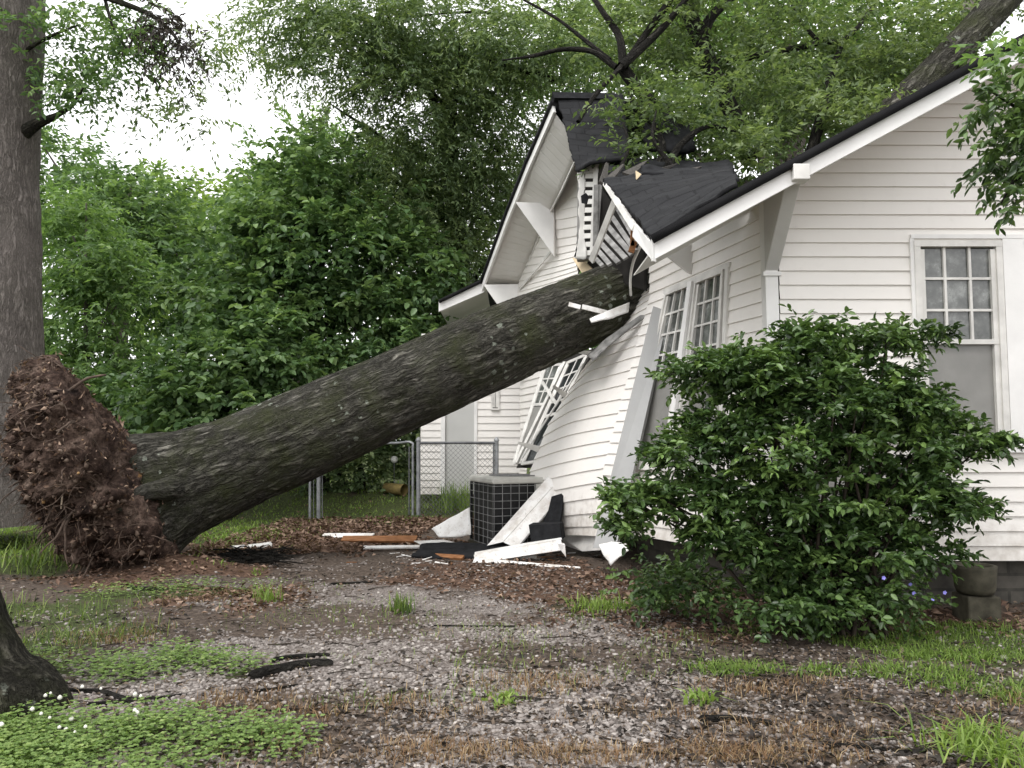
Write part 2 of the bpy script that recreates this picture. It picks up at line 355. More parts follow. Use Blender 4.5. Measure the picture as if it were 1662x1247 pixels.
turf = t.ramp(n2, [(.3, (.03, .036, .014)), (.6, (.08, .10, .035)), (.8, (.13, .125, .055))]); litter = t.ramp(n2, [(.3, (.04, .024, .017)), (.6, (.14, .085, .058)), (.8, (.24, .165, .115))])
c = t.mix(t.ramp(t.math('ADD', sx.outputs[0], t.math('MULTIPLY', t.math('SUBTRACT', n2, .5), .9)), [(.4, 0.0), (.62, 1.0)]), dirt, gravel)
c = t.mix(t.ramp(t.math('ADD', sx.outputs[2], t.math('MULTIPLY', t.math('SUBTRACT', n2, .5), .8)), [(.35, 0.0), (.6, 1.0)]), c, litter)
c = t.mix(t.ramp(t.math('ADD', sx.outputs[1], t.math('MULTIPLY', t.math('SUBTRACT', n2, .5), .6)), [(.3, 0.0), (.55, 1.0)]), c, turf)
M['ground'] = t.pbr(c, .9, .2, t.math('ADD', n2, n3), .8, .02)

# ------------------------------------------------------------------ ground
def ell(x, y, c, rx, ry):
    p = np.stack([x, y, x * 0], -1); a = min(rx, ry) * 1.5
    x = x + (fbm(p * 2.2, 201, 3) - .5) * a * 1.6; y = y + (fbm(p * 2.2, 202, 3) - .5) * a * 1.6
    return np.clip(1.5 - 1.0 * np.sqrt(((x - c[0]) / rx) ** 2 + ((y - c[1]) / ry) ** 2), 0, 1)
MOUND = G(262, 925)
def gz(x, y):
    x = np.asarray(x, float); y = np.asarray(y, float); p = np.stack([x, y, x * 0], -1)
    z = (fbm(p * .55, 3, 3) - .5) * .10 + (fbm(p * 2.6, 8, 2) - .5) * .035
    z = z * np.clip((y - 2) / 2, .4, 1)
    z = z + .13 * np.exp(-(((x - MOUND[0]) / .55) ** 2 + ((y - MOUND[1]) / .4) ** 2)) - .10 * np.exp(-(((x + 4.15) / .5) ** 2 + ((y - 7.4) / .35) ** 2))
    z = z + .30 * np.clip((y - 12.2) / 1.6, 0, 1) + .6 * np.clip((y - 16) / 25, 0, 1)
    return z
CLOVER = [(120, 1215, .62, .26), (-60, 1215, .7, .42), (290, 1195, .3, .17), (300, 1230, .3, .12), (215, 1085, .5, .2), (325, 1078, .26, .12), (110, 1085, .35, .2), (230, 968, .6, .22), (330, 960, .4, .15)]
TALL = [(130, 1012, .34, .26), (95, 1040, .4, .3), (55, 915, .7, .45), (10, 1000, .6, .4), (330, 880, .22, .25)]
LAWN = [(10, 868, 2.4, 1.6), (-200, 850, 4, 4), (415, 832, 1.3, 1.2), (500, 812, 2.2, 1.6), (600, 806, 2.5, 1.3), (340, 860, .5, .5), (740, 800, .8, .8)]
RIGHT = [(1500, 1035, .55, .22), (1620, 1060, .5, .36), (1340, 1018, .45, .15), (1585, 1030, .6, .3), (1185, 1085, .25, .12), (1400, 1095, .25, .10), (1640, 1120, .35, .2), (980, 982, .30, .16), (1080, 985, .2, .1)]
DRY = [(560, 1215, .45, .09), (760, 1225, .6, .10), (980, 1225, .5, .10), (1130, 1228, .5, .09), (710, 1140, .28, .12), (420, 1145, .25, .13), (200, 1035, .32, .26), (330, 978, .5, .25), (880, 1110, .3, .14), (1050, 1165, .3, .1), (1250, 1120, .4, .15), (1450, 1140, .5, .18), (640, 1150, .3, .12), (1380, 1190, .5, .1), (1560, 1150, .5, .2)]
SPARSE = [(700, 1085, .8, .35), (1000, 1060, .9, .4), (560, 1000, .9, .5), (1200, 1030, .9, .4), (880, 1010, .9, .5), (1480, 1100, .8, .4), (420, 960, .8, .5)]
LITTER = [(600, 845, 2.2, 1.7), (760, 838, 1.4, 1.3), (480, 855, 1.6, 1.3), (450, 885, 1.3, .8), (290, 925, .7, .5), (340, 975, .7, .4), (180, 940, .7, .4), (900, 940, 1.4, .8), (1100, 960, 1.4, .6), (1300, 1000, 1.5, .5)]
LAWN_W = [((-2.6, 13.0), 2.8, 1.0), ((-5.0, 12.4), 2.0, 1.6), ((-.9, 12.7), .9, .5), ((-9.5, 11.5), 3.5, 3.5), ((-3.9, 10.6), 1.2, 1.5), ((-2.8, 12.3), 1.6, .9)]
def maskw(x, y): return np.maximum.reduce([ell(x, y, c, a, b) for c, a, b in LAWN_W])
def mask(x, y, L):
    r = np.zeros_like(x)
    for px, py, rx, ry in L: r = np.maximum(r, ell(x, y, G(px, py), rx, ry))
    return r
def grav(x, y):
    p = np.stack([x, y, x * 0], -1)
    m = np.maximum(ell(x, y, (.1, 4.2), 2.6, 2.0), ell(x, y, (-.3, 3.0), 2.2, 1.2)) * (1 - .55 * mask(x, y, LITTER))
    m = np.maximum(m, .55 * ell(x, y, (-.9, 6.4), 2.2, 1.5))
    n = np.clip((fbm(p * 1.1, 21, 3) - .5) * 2.4 + .62, .12, 1)
    return m * n
def axis(lo, a, b, hi, st):
    m = np.arange(a, b, st); k = 1.22; r = [b]; s = st
    while r[-1] < hi: s *= k; r.append(r[-1] + s)
    l = [a]; s = st
    while l[-1] > lo: s *= k; l.append(l[-1] - s)
    return np.r_[l[::-1][:-1], m, r]
gx, gy = axis(-250, -6.5, 4.5, 250, .055), axis(-20, 2.2, 10, 500, .055)
GX, GY = np.meshgrid(gx, gy, indexing='ij')
GZ = gz(GX, GY); gn = GX.shape
gm = np.stack([grav(GX, GY), np.clip(np.maximum.reduce([mask(GX, GY, CLOVER), mask(GX, GY, TALL), np.maximum(mask(GX, GY, LAWN[:2]), maskw(GX, GY)), .75 * mask(GX, GY, RIGHT), np.clip((GY - 14) / 3, 0, 1), np.clip((-GX - 6) / 2, 0, 1)]), 0, 1), mask(GX, GY, LITTER)], -1)
i = np.arange(gn[0] - 1)[:, None]; j = np.arange(gn[1] - 1)[None]
GQ = np.stack([i * gn[1] + j, (i + 1) * gn[1] + j, (i + 1) * gn[1] + j + 1, i * gn[1] + j + 1], -1).reshape(-1, 4)
tag(obj('ground', np.stack([GX, GY, GZ], -1).reshape(-1, 3), GQ, M['ground'], None, {'mask': gm.reshape(-1, 3)}, True), 'gravelly yard with bare dirt and patchy grass in front of the white house', 'ground', kind='structure')

# ------------------------------------------------------------------ house
HR = A(2.0, 7.0, 0)
house = thing('house', HR, 'white clapboard house with its corner roof and wall crushed by the fallen tree', 'house')
def WX(Y): return 3.372 - .258 * Y            # side wall line
SN = nrm(A(-1, -.258, 0))
def siding(name, fn, v0, v1, course, u0, u1, nu, holes=(), parent=house, m='siding', proj=.014, label=None, jit=0):
    """lap siding: fn(u, v) -> point, normal; u0/u1 may be functions of v; holes (ua, ub, va, vb) stay open"""
    V = []; Fc = []
    f0 = u0 if callable(u0) else (lambda v: u0); f1 = u1 if callable(u1) else (lambda v: u1)
    def pt(u, v, off):
        p, n = fn(u, v); V.append(np.asarray(p) + np.asarray(n) * off); return len(V) - 1
    nC = int(math.ceil((v1 - v0) / course - 1e-6))
    for k in range(nC):
        vb, vt = v0 + k * course, min(v1, v0 + (k + 1) * course); ja, jb = rng.normal(0, jit, 2) if jit else (0, 0)
        zs = sorted({vb, vt, *[z for h in holes for z in h[2:] if vb < z < vt]})
        for q in range(len(zs) - 1):
            za, zb = zs[q], zs[q + 1]
            pa, pb = [proj * (1 - (z - vb) / course) + .0015 for z in (za, zb)]
            a0, b0, a1, b1 = f0(za) + ja, f0(zb) + ja, f1(za) + jb, f1(zb) + jb
            if a1 - a0 < .01 and b1 - b0 < .01: continue
            ss = set(np.linspace(0, 1, nu + 1))
            if holes: 
                for h in holes:
                    for uu in h[:2]:
                        s = (uu - a0) / max(1e-6, a1 - a0)
                        if 0 < s < 1: ss.add(s)
            ss = sorted(ss); row = []
            for s in ss:
                ua, ub = a0 + (a1 - a0) * s, b0 + (b1 - b0) * s
                row.append((pt(ua, za, pa), pt(ub, zb, pb), pt(ua, za, 0.0) if q == 0 else None, ua))
            for x in range(len(ss) - 1):
                um, vm = (row[x][3] + row[x + 1][3]) / 2, (za + zb) / 2
                if any(h[0] < um < h[1] and h[2] < vm < h[3] for h in holes): continue
                Fc.append((row[x][0], row[x + 1][0], row[x + 1][1], row[x][1]))
                if q == 0: Fc.append((row[x][2], row[x + 1][2], row[x + 1][0], row[x][0]))
    o = obj(name, V, Fc, M[m], parent)
    if label: o['label'] = label
    return o
def window(name, TL, TR, BR, BL, parent, n, fw=.05, cols=3, rows=3, split=.5, up='glass', low='screen', casing=0.0, label=None, cm='white', lowgrid=False, dp=1.0):
    TL, TR, BR, BL = [np.asarray(x, float) for x in (TL, TR, BR, BL)]; n = np.asarray(n, float)
    def Q(u, v): return (TL * (1 - u) + TR * u) * (1 - v) + (BL * (1 - u) + BR * u) * v
    f = MB(); wd = np.linalg.norm(TR - TL); ht = np.linalg.norm(BL - TL); a, b = fw / 2 / wd, fw / 2 / ht
    f.beam(Q(0, b), Q(1, b), fw, dp * .07, n).beam(Q(0, 1 - b), Q(1, 1 - b), fw, dp * .09, n).beam(Q(a, 2*b), Q(a, 1 - 2*b), fw, dp * .066, n).beam(Q(1 - a, 2*b), Q(1 - a, 1 - 2*b), fw, dp * .066, n)
    wo = f.build(name, M[cm], parent)
    if label: wo['label'] = label
    if casing:
        c = MB(); a2, b2 = casing / 2 / wd, casing / 2 / ht
        c.beam(Q(-2 * a2, -b2), Q(1 + 2 * a2, -b2), casing, .03, n).beam(Q(-a2, 0), Q(-a2, 1), casing, .028, n).beam(Q(1 + a2, 0), Q(1 + a2, 1), casing, .028, n).beam(Q(-2 * a2, 1 + b2), Q(1 + 2 * a2, 1 + b2), casing * .9, .05, n)
        c.build('casing', M['white'], wo)
    a, b = fw / wd, fw / ht; s = MB(); sb = .035
    s.beam(Q(a, split), Q(1 - a, split), sb, dp * .045, n)
    for (v0, v1, off, grid) in ((b, split, .0, True), (split, 1 - b, -.014, lowgrid)):
        e = sb * .5; 
        s.beam(Q(a + e / wd, v0 + .5 * sb / ht), Q(a + e / wd, v1 - .5 * sb / ht), sb, dp * .036, n).beam(Q(1 - a - e / wd, v0 + .5 * sb / ht), Q(1 - a - e / wd, v1 - .5 * sb / ht), sb, dp * .036, n)
        if grid:
            for k in range(1, cols): s.beam(Q(a + (1 - 2 * a) * k / cols, v0), Q(a + (1 - 2 * a) * k / cols, v1), .018, dp * .022, n)
            for k in range(1, rows): s.beam(Q(a, v0 + (v1 - v0) * k / rows), Q(1 - a, v0 + (v1 - v0) * k / rows), .018, dp * .020, n)
    s.build('sash', M['white' if cm == 'white' else cm], wo)
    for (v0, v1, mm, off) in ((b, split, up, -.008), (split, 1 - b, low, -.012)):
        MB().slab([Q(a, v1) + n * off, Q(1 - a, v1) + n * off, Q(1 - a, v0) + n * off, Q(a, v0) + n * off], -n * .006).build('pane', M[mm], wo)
    return wo
def sheet(name, grid, m, parent, thick=.03, sh=1.0, nu=20, nv=20, wr=0.0, seed=0, jag=0.0, label=None, kind=None):
    """warped roof sheet with thickness from a grid of corner points [row][col]"""
    g = np.array(grid, float); nr, nc = g.shape[:2]
    u = np.linspace(0, 1, nu + 1); v = np.linspace(0, 1, nv + 1)
    def interp(arr, t):
        n = arr.shape[0]; x = t * (n - 1); i = np.clip(x.astype(int), 0, n - 2); f = (x - i).reshape((-1,) + (1,) * (arr.ndim - 1)); return arr[i] * (1 - f) + arr[i + 1] * f
    S = interp(g, v); S = np.stack([interp(S[k], u) for k in range(nv + 1)])
    du = np.gradient(S, axis=1); dv = np.gradient(S, axis=0); n = nrm(np.cross(du, dv)); 
    if n[..., 2].mean() < 0: n = -n
    if wr: S = S + n * ((fbm(S * 4, seed, 3) - .5) * wr * 2)[..., None] + n * (wr * .35 * ((np.arange(nv + 1) * .5) % 1.0))[:, None, None]
    if jag:
        e = (fbm(S * 9, seed + 3, 3) - .5) * jag * 2
        S[0] += dv[0] / np.linalg.norm(dv[0], axis=-1, keepdims=True) * e[0][:, None]; S[-1] += nrm(dv[-1]) * e[-1][:, None]
        S[1:-1, 0] += nrm(du[1:-1, 0]) * e[1:-1, 0][:, None]; S[1:-1, -1] += nrm(du[1:-1, -1]) * e[1:-1, -1][:, None]
    lu = np.linalg.norm(g[0, -1] - g[0, 0]); lv = np.linalg.norm(g[-1, 0] - g[0, 0])
    UV = np.stack([np.repeat(u[None] * lu, nv + 1, 0), np.repeat(v[:, None] * lv, nu + 1, 1), np.zeros((nv + 1, nu + 1))], -1)
    V = np.concatenate([S.reshape(-1, 3), (S - n * thick).reshape(-1, 3)]); N = (nu + 1) * (nv + 1)
    i = np.arange(nv)[:, None]; j = np.arange(nu)[None]; a = i * (nu + 1) + j
    top = np.stack([a, a + 1, a + nu + 2, a + nu + 1], -1).reshape(-1, 4); bot = top[:, ::-1] + N
    rim = []
    for k in range(nu): rim += [(k, k + N, k + 1 + N, k + 1), (nv * (nu + 1) + k, nv * (nu + 1) + k + 1, nv * (nu + 1) + k + 1 + N, nv * (nu + 1) + k + N)]
    for k in range(nv): rim += [(k * (nu + 1), (k + 1) * (nu + 1), (k + 1) * (nu + 1) + N, k * (nu + 1) + N), (k * (nu + 1) + nu, k * (nu + 1) + nu + N, (k + 1) * (nu + 1) + nu + N, (k + 1) * (nu + 1) + nu)]
    o = obj(name, V, np.vstack([top, bot, np.array(rim)]), M[m], parent, {'sh': np.concatenate([UV.reshape(-1, 3)] * 2)})
    if label: o['label'] = label
    if kind: o['kind'] = kind
    return o
# front wall (faces the camera)
FY = 5.75
rakez = lambda x: 2.46 + .545 * (np.minimum(x, 4.6) - .91) - .545 * max(0, x - 4.6)
win = [P(1480, 392, FY), P(1622, 392, FY), P(1628, 722, FY), P(1482, 722, FY)]
wz0, wz1, wx0, wx1 = win[2][2], win[0][2], win[0][0], win[1][0]
def roofclip0(z): return 1.90
def roofclip1(z): return min(7.4, 8.3 - (z - 2.30) / .545)
siding('wall', lambda u, v: (A(u, FY, v), A(0, -1, 0)), .335, 4.2, .1045, lambda z: max(1.95, .91 + (z - 2.52) / .545), roofclip1, 10, [(wx0, wx1, wz0, wz1)])
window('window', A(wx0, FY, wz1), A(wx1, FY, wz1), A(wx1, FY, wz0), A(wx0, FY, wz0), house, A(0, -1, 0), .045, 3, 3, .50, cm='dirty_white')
MB().beam(A(wx1 + .085, FY - .012, wz0 - .05), A(wx1 + .085, FY - .012, wz1 + .02), .155, .03, A(0, -1, 0)).beam(A(wx0 - .012, FY - .012, wz0 - .05), A(wx0 - .012, FY - .012, wz1 + .02), .03, .03, A(0, -1, 0)).beam(A(wx0 - .02, FY - .012, wz1 + .03), A(wx1 + .16, FY - .012, wz1 + .03), .03, .036, A(0, -1, 0)).beam(A(wx0 - .04, FY - .02, wz0 - .03), A(wx1 + .16, FY - .02, wz0 - .03), .05, .06, A(0, -1, 0)).build('casing', M['white'], house)
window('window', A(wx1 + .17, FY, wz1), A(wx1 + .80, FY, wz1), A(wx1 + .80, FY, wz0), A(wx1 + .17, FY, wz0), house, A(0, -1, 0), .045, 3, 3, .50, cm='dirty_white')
# corner board
MB().box8([A(1.86, 5.735, .33), A(1.955, 5.735, .33), A(1.955, 5.80, .33), A(1.86, 5.84, .33)], [A(1.845, 5.735, 2.98), A(1.935, 5.735, 3.0), A(1.93, 5.80, 2.98), A(1.845, 5.84, 2.98)]).build('corner_board', M['white'], house)
# side wall, still standing part with the double window
def sidefn(u, v):
    lean = -.15 * max(0, u - 5.9) * min(2.6 - v, 1.7) if v < 2.6 else 0
    return A(WX(u) + lean, u, v), SN
sw = (6.33, 7.40, .99, 2.57)
siding('wall', sidefn, .335, 2.98, .1045, 5.80, 7.78, 12, [sw])
def sp3(u, v): return sidefn(u, v)[0]
mid = .5 * (sw[0] + sw[1])
for ya, yb in ((sw[1] - .02, mid + .045), (mid - .045, sw[0] + .02)):
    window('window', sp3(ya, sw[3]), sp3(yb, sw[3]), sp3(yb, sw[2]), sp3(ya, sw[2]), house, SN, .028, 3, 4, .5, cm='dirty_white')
MB().beam(sp3(mid, sw[2]) + SN * .03, sp3(mid, sw[3]) + SN * .03, .075, .05, SN).build('mullion', M['white'], house)
MB().beam(sp3(sw[0] - .04, sw[2] - .03) + SN * .02, sp3(sw[1] + .04, sw[2] - .03) + SN * .02, .06, .06, SN).beam(sp3(sw[0] - .03, sw[2]) + SN * .01, sp3(sw[0] - .03, sw[3]) + SN * .01, .05, .04, SN).beam(sp3(sw[0] - .06, sw[3] + .02) + SN * .01, sp3(sw[1] + .04, sw[3] + .02) + SN * .01, .04, .03, SN).build('casing', M['dirty_white'], house)
# crushed wall between the two windows, buckled outwards
CG = [[(893, 866, 8.9), (918, 868, 8.55), (945, 869, 8.2), (974, 871, 7.8)],
      [(858, 795, 9.1), (900, 788, 8.65), (945, 779, 8.2), (990, 772, 7.8)],
      [(879, 714, 9.2), (920, 693, 8.7), (965, 682, 8.25), (1014, 674, 7.8)],
      [(924, 634, 9.3), (955, 603, 8.75), (995, 588, 8.3), (1042, 573, 7.8)],
      [(965, 578, 9.25), (1001, 534, 8.7), (1033, 514, 8.25), (1068, 497, 7.8)],
      [(1016, 512, 8.75), (1031, 488, 8.5), (1057, 464, 8.2), (1092, 438, 7.8)]]
CGp = np.array([[P(*c) for c in r] for r in CG])
def crfn(u, v):
    def ev(u, v):
        x = np.clip(v, 0, .9999) * 5; i = int(x); f = x - i
        def cub(p, i, f, n):
            a, b, c, d = p[max(0, i - 1)], p[i], p[min(n - 1, i + 1)], p[min(n - 1, i + 2)]
            return .5 * (2 * b + (c - a) * f + (2 * a - 5 * b + 4 * c - d) * f * f + (3 * b - a - 3 * c + d) * f ** 3)
        row = cub(CGp, i, f, 6); y = np.clip(u, 0, .9999) * 3; j = int(y); return cub(row, j, y - j, 4)
    p = ev(u, v); du = ev(min(1, u + .02), v) - ev(max(0, u - .02), v); dv = ev(u, min(1, v + .02)) - ev(u, max(0, v - .02))
    return p, nrm(np.cross(du, dv))
_jr = np.random.default_rng(77).normal(0, .028, 64)
siding('wall', crfn, 0, 1, 1 / 22., lambda v: abs(_jr[int(v * 22 + .5)]) if v > .2 else 0, 1, 14, label='buckled section of clapboard wall sagging outwards under the fallen trunk')
for v_, dx, dz, L in ((.36, -.8, .25, .26), (.57, -.7, .5, .20), (.80, -.9, .1, .24), (.93, -.6, .6, .3)):
    p0 = crfn(.03, v_)[0]; dd = nrm(A(dx, -.25, dz)); MB().beam2(p0 - dd * .05 + A(0, -.02, 0), p0 + dd * L + A(0, -.03, 0), .085, .03, .008, A(-.3, -1, .2)).build('popped_board', M['dirty_white'], house)
# lower skirting of the crushed wall, bowed foundation board
MB().slab([P(905, 868, 8.95), P(972, 872, 7.95), P(975, 893, 7.9), P(945, 895, 8.2), P(912, 884, 8.9)], A(.05, .05, 0)).build('skirt_board', M['dirty_white'], house)
# gable wall (side of the house beyond the trunk)
def gabfn(u, v):
    b = .26 * math.exp(-((v - 3.05) / .42) ** 2) * math.exp(-((u - 9.7) / .8) ** 2) - .10 * math.exp(-((v - 3.5) / .35) ** 2) * math.exp(-((u - 10.2) / .6) ** 2)
    lo = .16 * max(0, (1.6 - v)) * max(0, 12.6 - u)
    n = nrm(SN + A(0, 0, .9 * (b - .0)))
    zz = v - .10 * max(0, 10.3 - u) ** 2
    return A(WX(u) - b - lo, u, zz), n
siding('wall', gabfn, .335, 2.3, .1045, lambda z: 11.2 + .45 * max(0, 2.0 - z), 12.55, 10, jit=.01)
def grid_fn(CG):
    Gp = np.array([[P(*c) for c in r] for r in CG]); nr, nc = Gp.shape[:2]
    def cub(p, i, f, n):
        a, b, c, d = p[max(0, i - 1)], p[i], p[min(n - 1, i + 1)], p[min(n - 1, i + 2)]
        return .5 * (2 * b + (c - a) * f + (2 * a - 5 * b + 4 * c - d) * f * f + (3 * b - a - 3 * c + d) * f ** 3)
    def ev(u, v):
        x = np.clip(v, 0, .9999) * (nr - 1); i = int(x); row = cub(Gp, i, x - i, nr)
        y = np.clip(u, 0, .9999) * (nc - 1); j = int(y); return cub(row, j, y - j, nc)
    def fn(u, v):
        p = ev(u, v); du = ev(min(1, u + .02), v) - ev(max(0, u - .02), v); dv = ev(u, min(1, v + .02)) - ev(u, max(0, v - .02))
        return p, nrm(np.cross(du, dv))
    return fn
gu = grid_fn([[(830, 600, 12.4), (885, 585, 11.4), (950, 560, 10.3)], [(834, 545, 12.4), (890, 530, 11.2), (956, 505, 9.9)], [(838, 498, 12.4), (893, 482, 11.1), (955, 458, 9.75)], [(842, 462, 12.4), (890, 450, 11.3), (938, 436, 10.2)],
              [(860, 404, 11.85), (900, 402, 11.1), (937, 396, 10.5)], [(892, 336, 11.05), (916, 332, 10.7), (945, 326, 10.3)], [(928, 264, 10.25), (938, 262, 10.15), (954, 258, 10.0)]])
siding('wall', gu, 0, 1, 1 / 27., 0, lambda v: .98 + .03 * math.sin(v * 40), 12, jit=.004, label='buckled gable wall bulging out above the trunk, torn at its edge')
MB().beam(P(843, 470, 12.3), P(895, 408, 11.0), .035, .02, SN).build('frieze', M['dirty_white'], house)
# broken window pair under the trunk
bn = nrm(A(-.8, -.6, .15))
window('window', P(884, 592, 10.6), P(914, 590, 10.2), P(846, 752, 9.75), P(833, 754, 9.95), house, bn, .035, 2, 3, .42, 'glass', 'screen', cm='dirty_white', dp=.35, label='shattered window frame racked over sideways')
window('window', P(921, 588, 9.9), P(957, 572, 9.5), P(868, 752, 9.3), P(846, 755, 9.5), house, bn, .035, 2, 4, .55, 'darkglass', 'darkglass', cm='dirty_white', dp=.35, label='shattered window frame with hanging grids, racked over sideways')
b = MB(); b.beam(P(917, 588, 9.95), P(838, 752, 9.6), .05, .03, bn).beam(P(880, 620, 9.9), P(903, 656, 9.6), .04, .015, bn).beam(P(946, 590, 9.3), P(846, 745, 9.25), .022, .012, bn)
b.build('broken_muntin', M['dirty_white'], house)
MB().slab([P(905, 585, 10.6), P(965, 565, 9.7), P(872, 760, 9.5), P(838, 760, 10.2)], A(.3, .5, 0)).build('cavity_shade', M['dark'], house)  # near-black slab stands in for the shade behind the frames
# brackets: solid triangular knee braces
def brace(name, pts, th, m='white'): return MB().slab(pts, th).build(name, M[m], house, .006)
brace('bracket', pxp((836, 328, 10.75), (899, 330, 10.9), (899, 416, 10.9)), A(.03, .12, 0))
brace('bracket', pxp((784, 462, 12.35), (843, 461, 12.4), (843, 500, 12.4), (818, 510, 12.4)), A(.03, .12, 0))
brace('bracket', pxp((1078, 412, 6.9), (1128, 394, 6.9), (1122, 446, 6.9)), A(.03, .10, 0), 'soffit')
bx0 = 1.845
brace('bracket', [A(bx0, 5.74, 2.42), A(bx0, 5.18, 2.99), A(bx0, 5.18, 3.05), A(bx0, 5.74, 3.05)], A(.10, 0, 0), 'brace_grey')
MB().box8([A(bx0 - .004, 5.09, 2.89), A(bx0 + .104, 5.09, 2.89), A(bx0 + .104, 5.20, 2.89), A(bx0 - .004, 5.20, 2.89)], [A(bx0 - .004, 5.09, 2.995), A(bx0 + .104, 5.09, 2.995), A(bx0 + .104, 5.20, 2.995), A(bx0 - .004, 5.20, 2.995)]).build('outrigger', M['dirty_white'], house, .006)
MB().beam(A(bx0 + .05, 5.72, 2.40), A(bx0 + .05, 5.748, 2.40), .13, .03).build('bracket_foot', M['white'], house)
# front rake: fascia, soffit, roof slabs
e0, e1 = A(.915, 5.14, 2.36), A(4.6, 5.14, 2.36 + .545 * 3.685); e2 = A(8.3, 5.14, 2.36)
MB().slab([e0, e1, e2, e2 + A(0, 0, .165), e1 + A(0, 0, .175), e0 + A(0, 0, .165)], A(0, .03, 0)).build('fascia', M['white'], house, .003)
MB().slab([e0 + A(.02, .03, .09), e1 + A(0, .03, .10), e1 + A(0, .62, .10), e0 + A(.02, .9, .09)], A(0, 0, .012)).build('soffit', M['soffit'], house)
rt = .055
def U3(x, y): return A(x, y, 2.53 + .545 * (min(x, 4.6) - .915) - .545 * max(0, x - 4.6))
sheet('roof', [[U3(.90, 5.10), U3(2.7, 5.10), U3(4.6, 5.10)], [U3(.91, 5.2), U3(2.75, 6.5), U3(4.6, 7.9)]], 'shingle', house, rt, nu=30, nv=12)
sheet('roof', [[U3(4.6, 5.10), U3(8.4, 5.10)], [U3(4.6, 12.6), U3(8.4, 12.6)]], 'shingle', house, rt, nu=8, nv=8)
# return of the eave at the front corner
MB().slab(pxp((1059, 396, 5.12), (1059, 424, 5.12), (1026, 384, 5.75), (1029, 362, 5.75)), A(.03, .03, 0)).build('fascia', M['white'], house, .003)
b = MB(); b.beam2(P(1030, 370, 5.74), P(982, 298, 6.85), .05, .035, .03, A(-1, -.2, .3)); b.build('fascia', M['dirty_white'], house)
# near roof slope: lower piece sagging to the corner
sheet('roof', [[P(1058, 388, 5.12), P(1110, 352, 5.22), P(1195, 296, 5.42)], [P(1040, 362, 5.6), P(1085, 335, 5.8), P(1195, 285, 5.9)], [P(1006, 320, 6.35), P(1060, 302, 6.4), P(1190, 280, 6.3)], [P(978, 291, 6.9), P(1048, 277, 6.95), P(1186, 272, 6.8)]], 'shingle', house, .03, nu=44, nv=44, wr=.035, seed=4, jag=.045, label='torn lower piece of black shingle roof sagging at the corner')
sheet('roof', [[P(1042, 284, 6.85), P(1120, 287, 6.75), P(1190, 282, 6.6)], [P(1040, 270, 7.05), P(1110, 277, 7.0), P(1190, 270, 6.9)]], 'black', house, .03, nu=30, nv=10, wr=.05, seed=14, jag=.03, label='curled edge of torn roofing')
MB().slab(pxp((1032, 277, 6.75), (1041, 283, 6.72), (1033, 292, 6.74)), A(0, .03, 0)).build('split_board', M['pale_wood'], house)
# near slope: upper piece hanging from the ridge
sheet('roof', [[P(902, 157, 9.55), P(950, 154, 9.55), P(1010, 152, 9.6)], [P(916, 200, 9.2), P(960, 205, 9.1), P(1016, 200, 9.0)], [P(926, 245, 8.75), P(965, 250, 8.6), P(1022, 245, 8.5)], [P(935, 279, 8.45), P(957, 264, 8.3), P(1018, 256, 8.3)]], 'shingle', house, .035, nu=26, nv=30, wr=.025, seed=9, jag=.05, label='upper piece of black shingle roof hanging from the ridge')
b = MB(); b.slab(pxp((896, 149, 9.5), (985, 151, 9.5), (985, 160, 9.45), (900, 159, 9.45)), A(0, .2, 0)); b.build('ridge_cap', M['black'], house)
# far slope and its rake
RK = [(899, 168, 9.6), (858, 262, 10.45), (822, 352, 11.4), (782, 462, 12.6)]
rk = [P(*k) for k in RK]; rkw = [A(WX(q[1]) + .5, q[1], 0) for q in rk]
SOF = [[P(900, 182, 9.62), P(944, 240, 9.7)], [P(860, 272, 10.45), P(914, 305, 10.3)], [P(826, 350, 11.35), P(886, 358, 11.2)], [P(785, 460, 12.5), P(844, 462, 12.45)]]
sheet('soffit', SOF, 'soffit', house, .012, nu=6, nv=18)
b = MB()
for k in range(3): b.beam(rk[k] + A(0, 0, -.05), rk[k + 1] + A(0, 0, -.05), .165, .03, A(-1, -.25, 0))
b.build('fascia', M['white'], house)
up = A(-.035, 0, .06)
far = [[q + up, q + up + A(1.0, 0, .0), q + up + A(1.5, 0, 0)] for q in rk]
sheet('roof', far, 'shingle', house, .075, nu=8, nv=14, wr=.008, seed=2)
b = MB()
for k in range(4):
    q0, q1 = SOF[k if k < 3 else 2][1], SOF[k + 1 if k < 3 else 3][1]
    if k < 3: b.beam(q0 + A(-.012, -.01, -.02), q1 + A(-.012, -.01, -.02), .03, .02, SN)
b.build('frieze', M['dirty_white'], house)
# torn gable near the ridge: strip of broken cladding with dark bars for shaded slots, laths and a bright board
vent = MB(); gapv = MB()
S0, S1, S2, S3 = P(938, 268, 8.6), P(969, 268, 8.5), P(962, 420, 8.55), P(936, 422, 8.65)
def SQ(u, v): return (S0 * (1 - u) + S1 * u) * (1 - v) + (S3 * (1 - u) + S2 * u) * v
gapv.slab([SQ(0, 0), SQ(1, 0), SQ(1, 1), SQ(0, 1)], A(.02, .12, 0)); gapv.build('sheathing', M['lath'], house)
vn = nrm(A(-.25, -1, 0))
for k in range(11): vent.beam(SQ(.42, k / 11 + .03) + vn * .012, SQ(.93, k / 11 + .03) + vn * .012, .055, .016, vn)
vent.beam(SQ(.96, 0) + vn * .012, SQ(.96, .95) + vn * .012, .05, .02, vn).beam(SQ(.70, -.02) + vn * .02, SQ(.70, .09) + vn * .02, .17, .02, vn).build('broken_cladding', M['dirty_white'], house)
for k in range(11): gapv = None
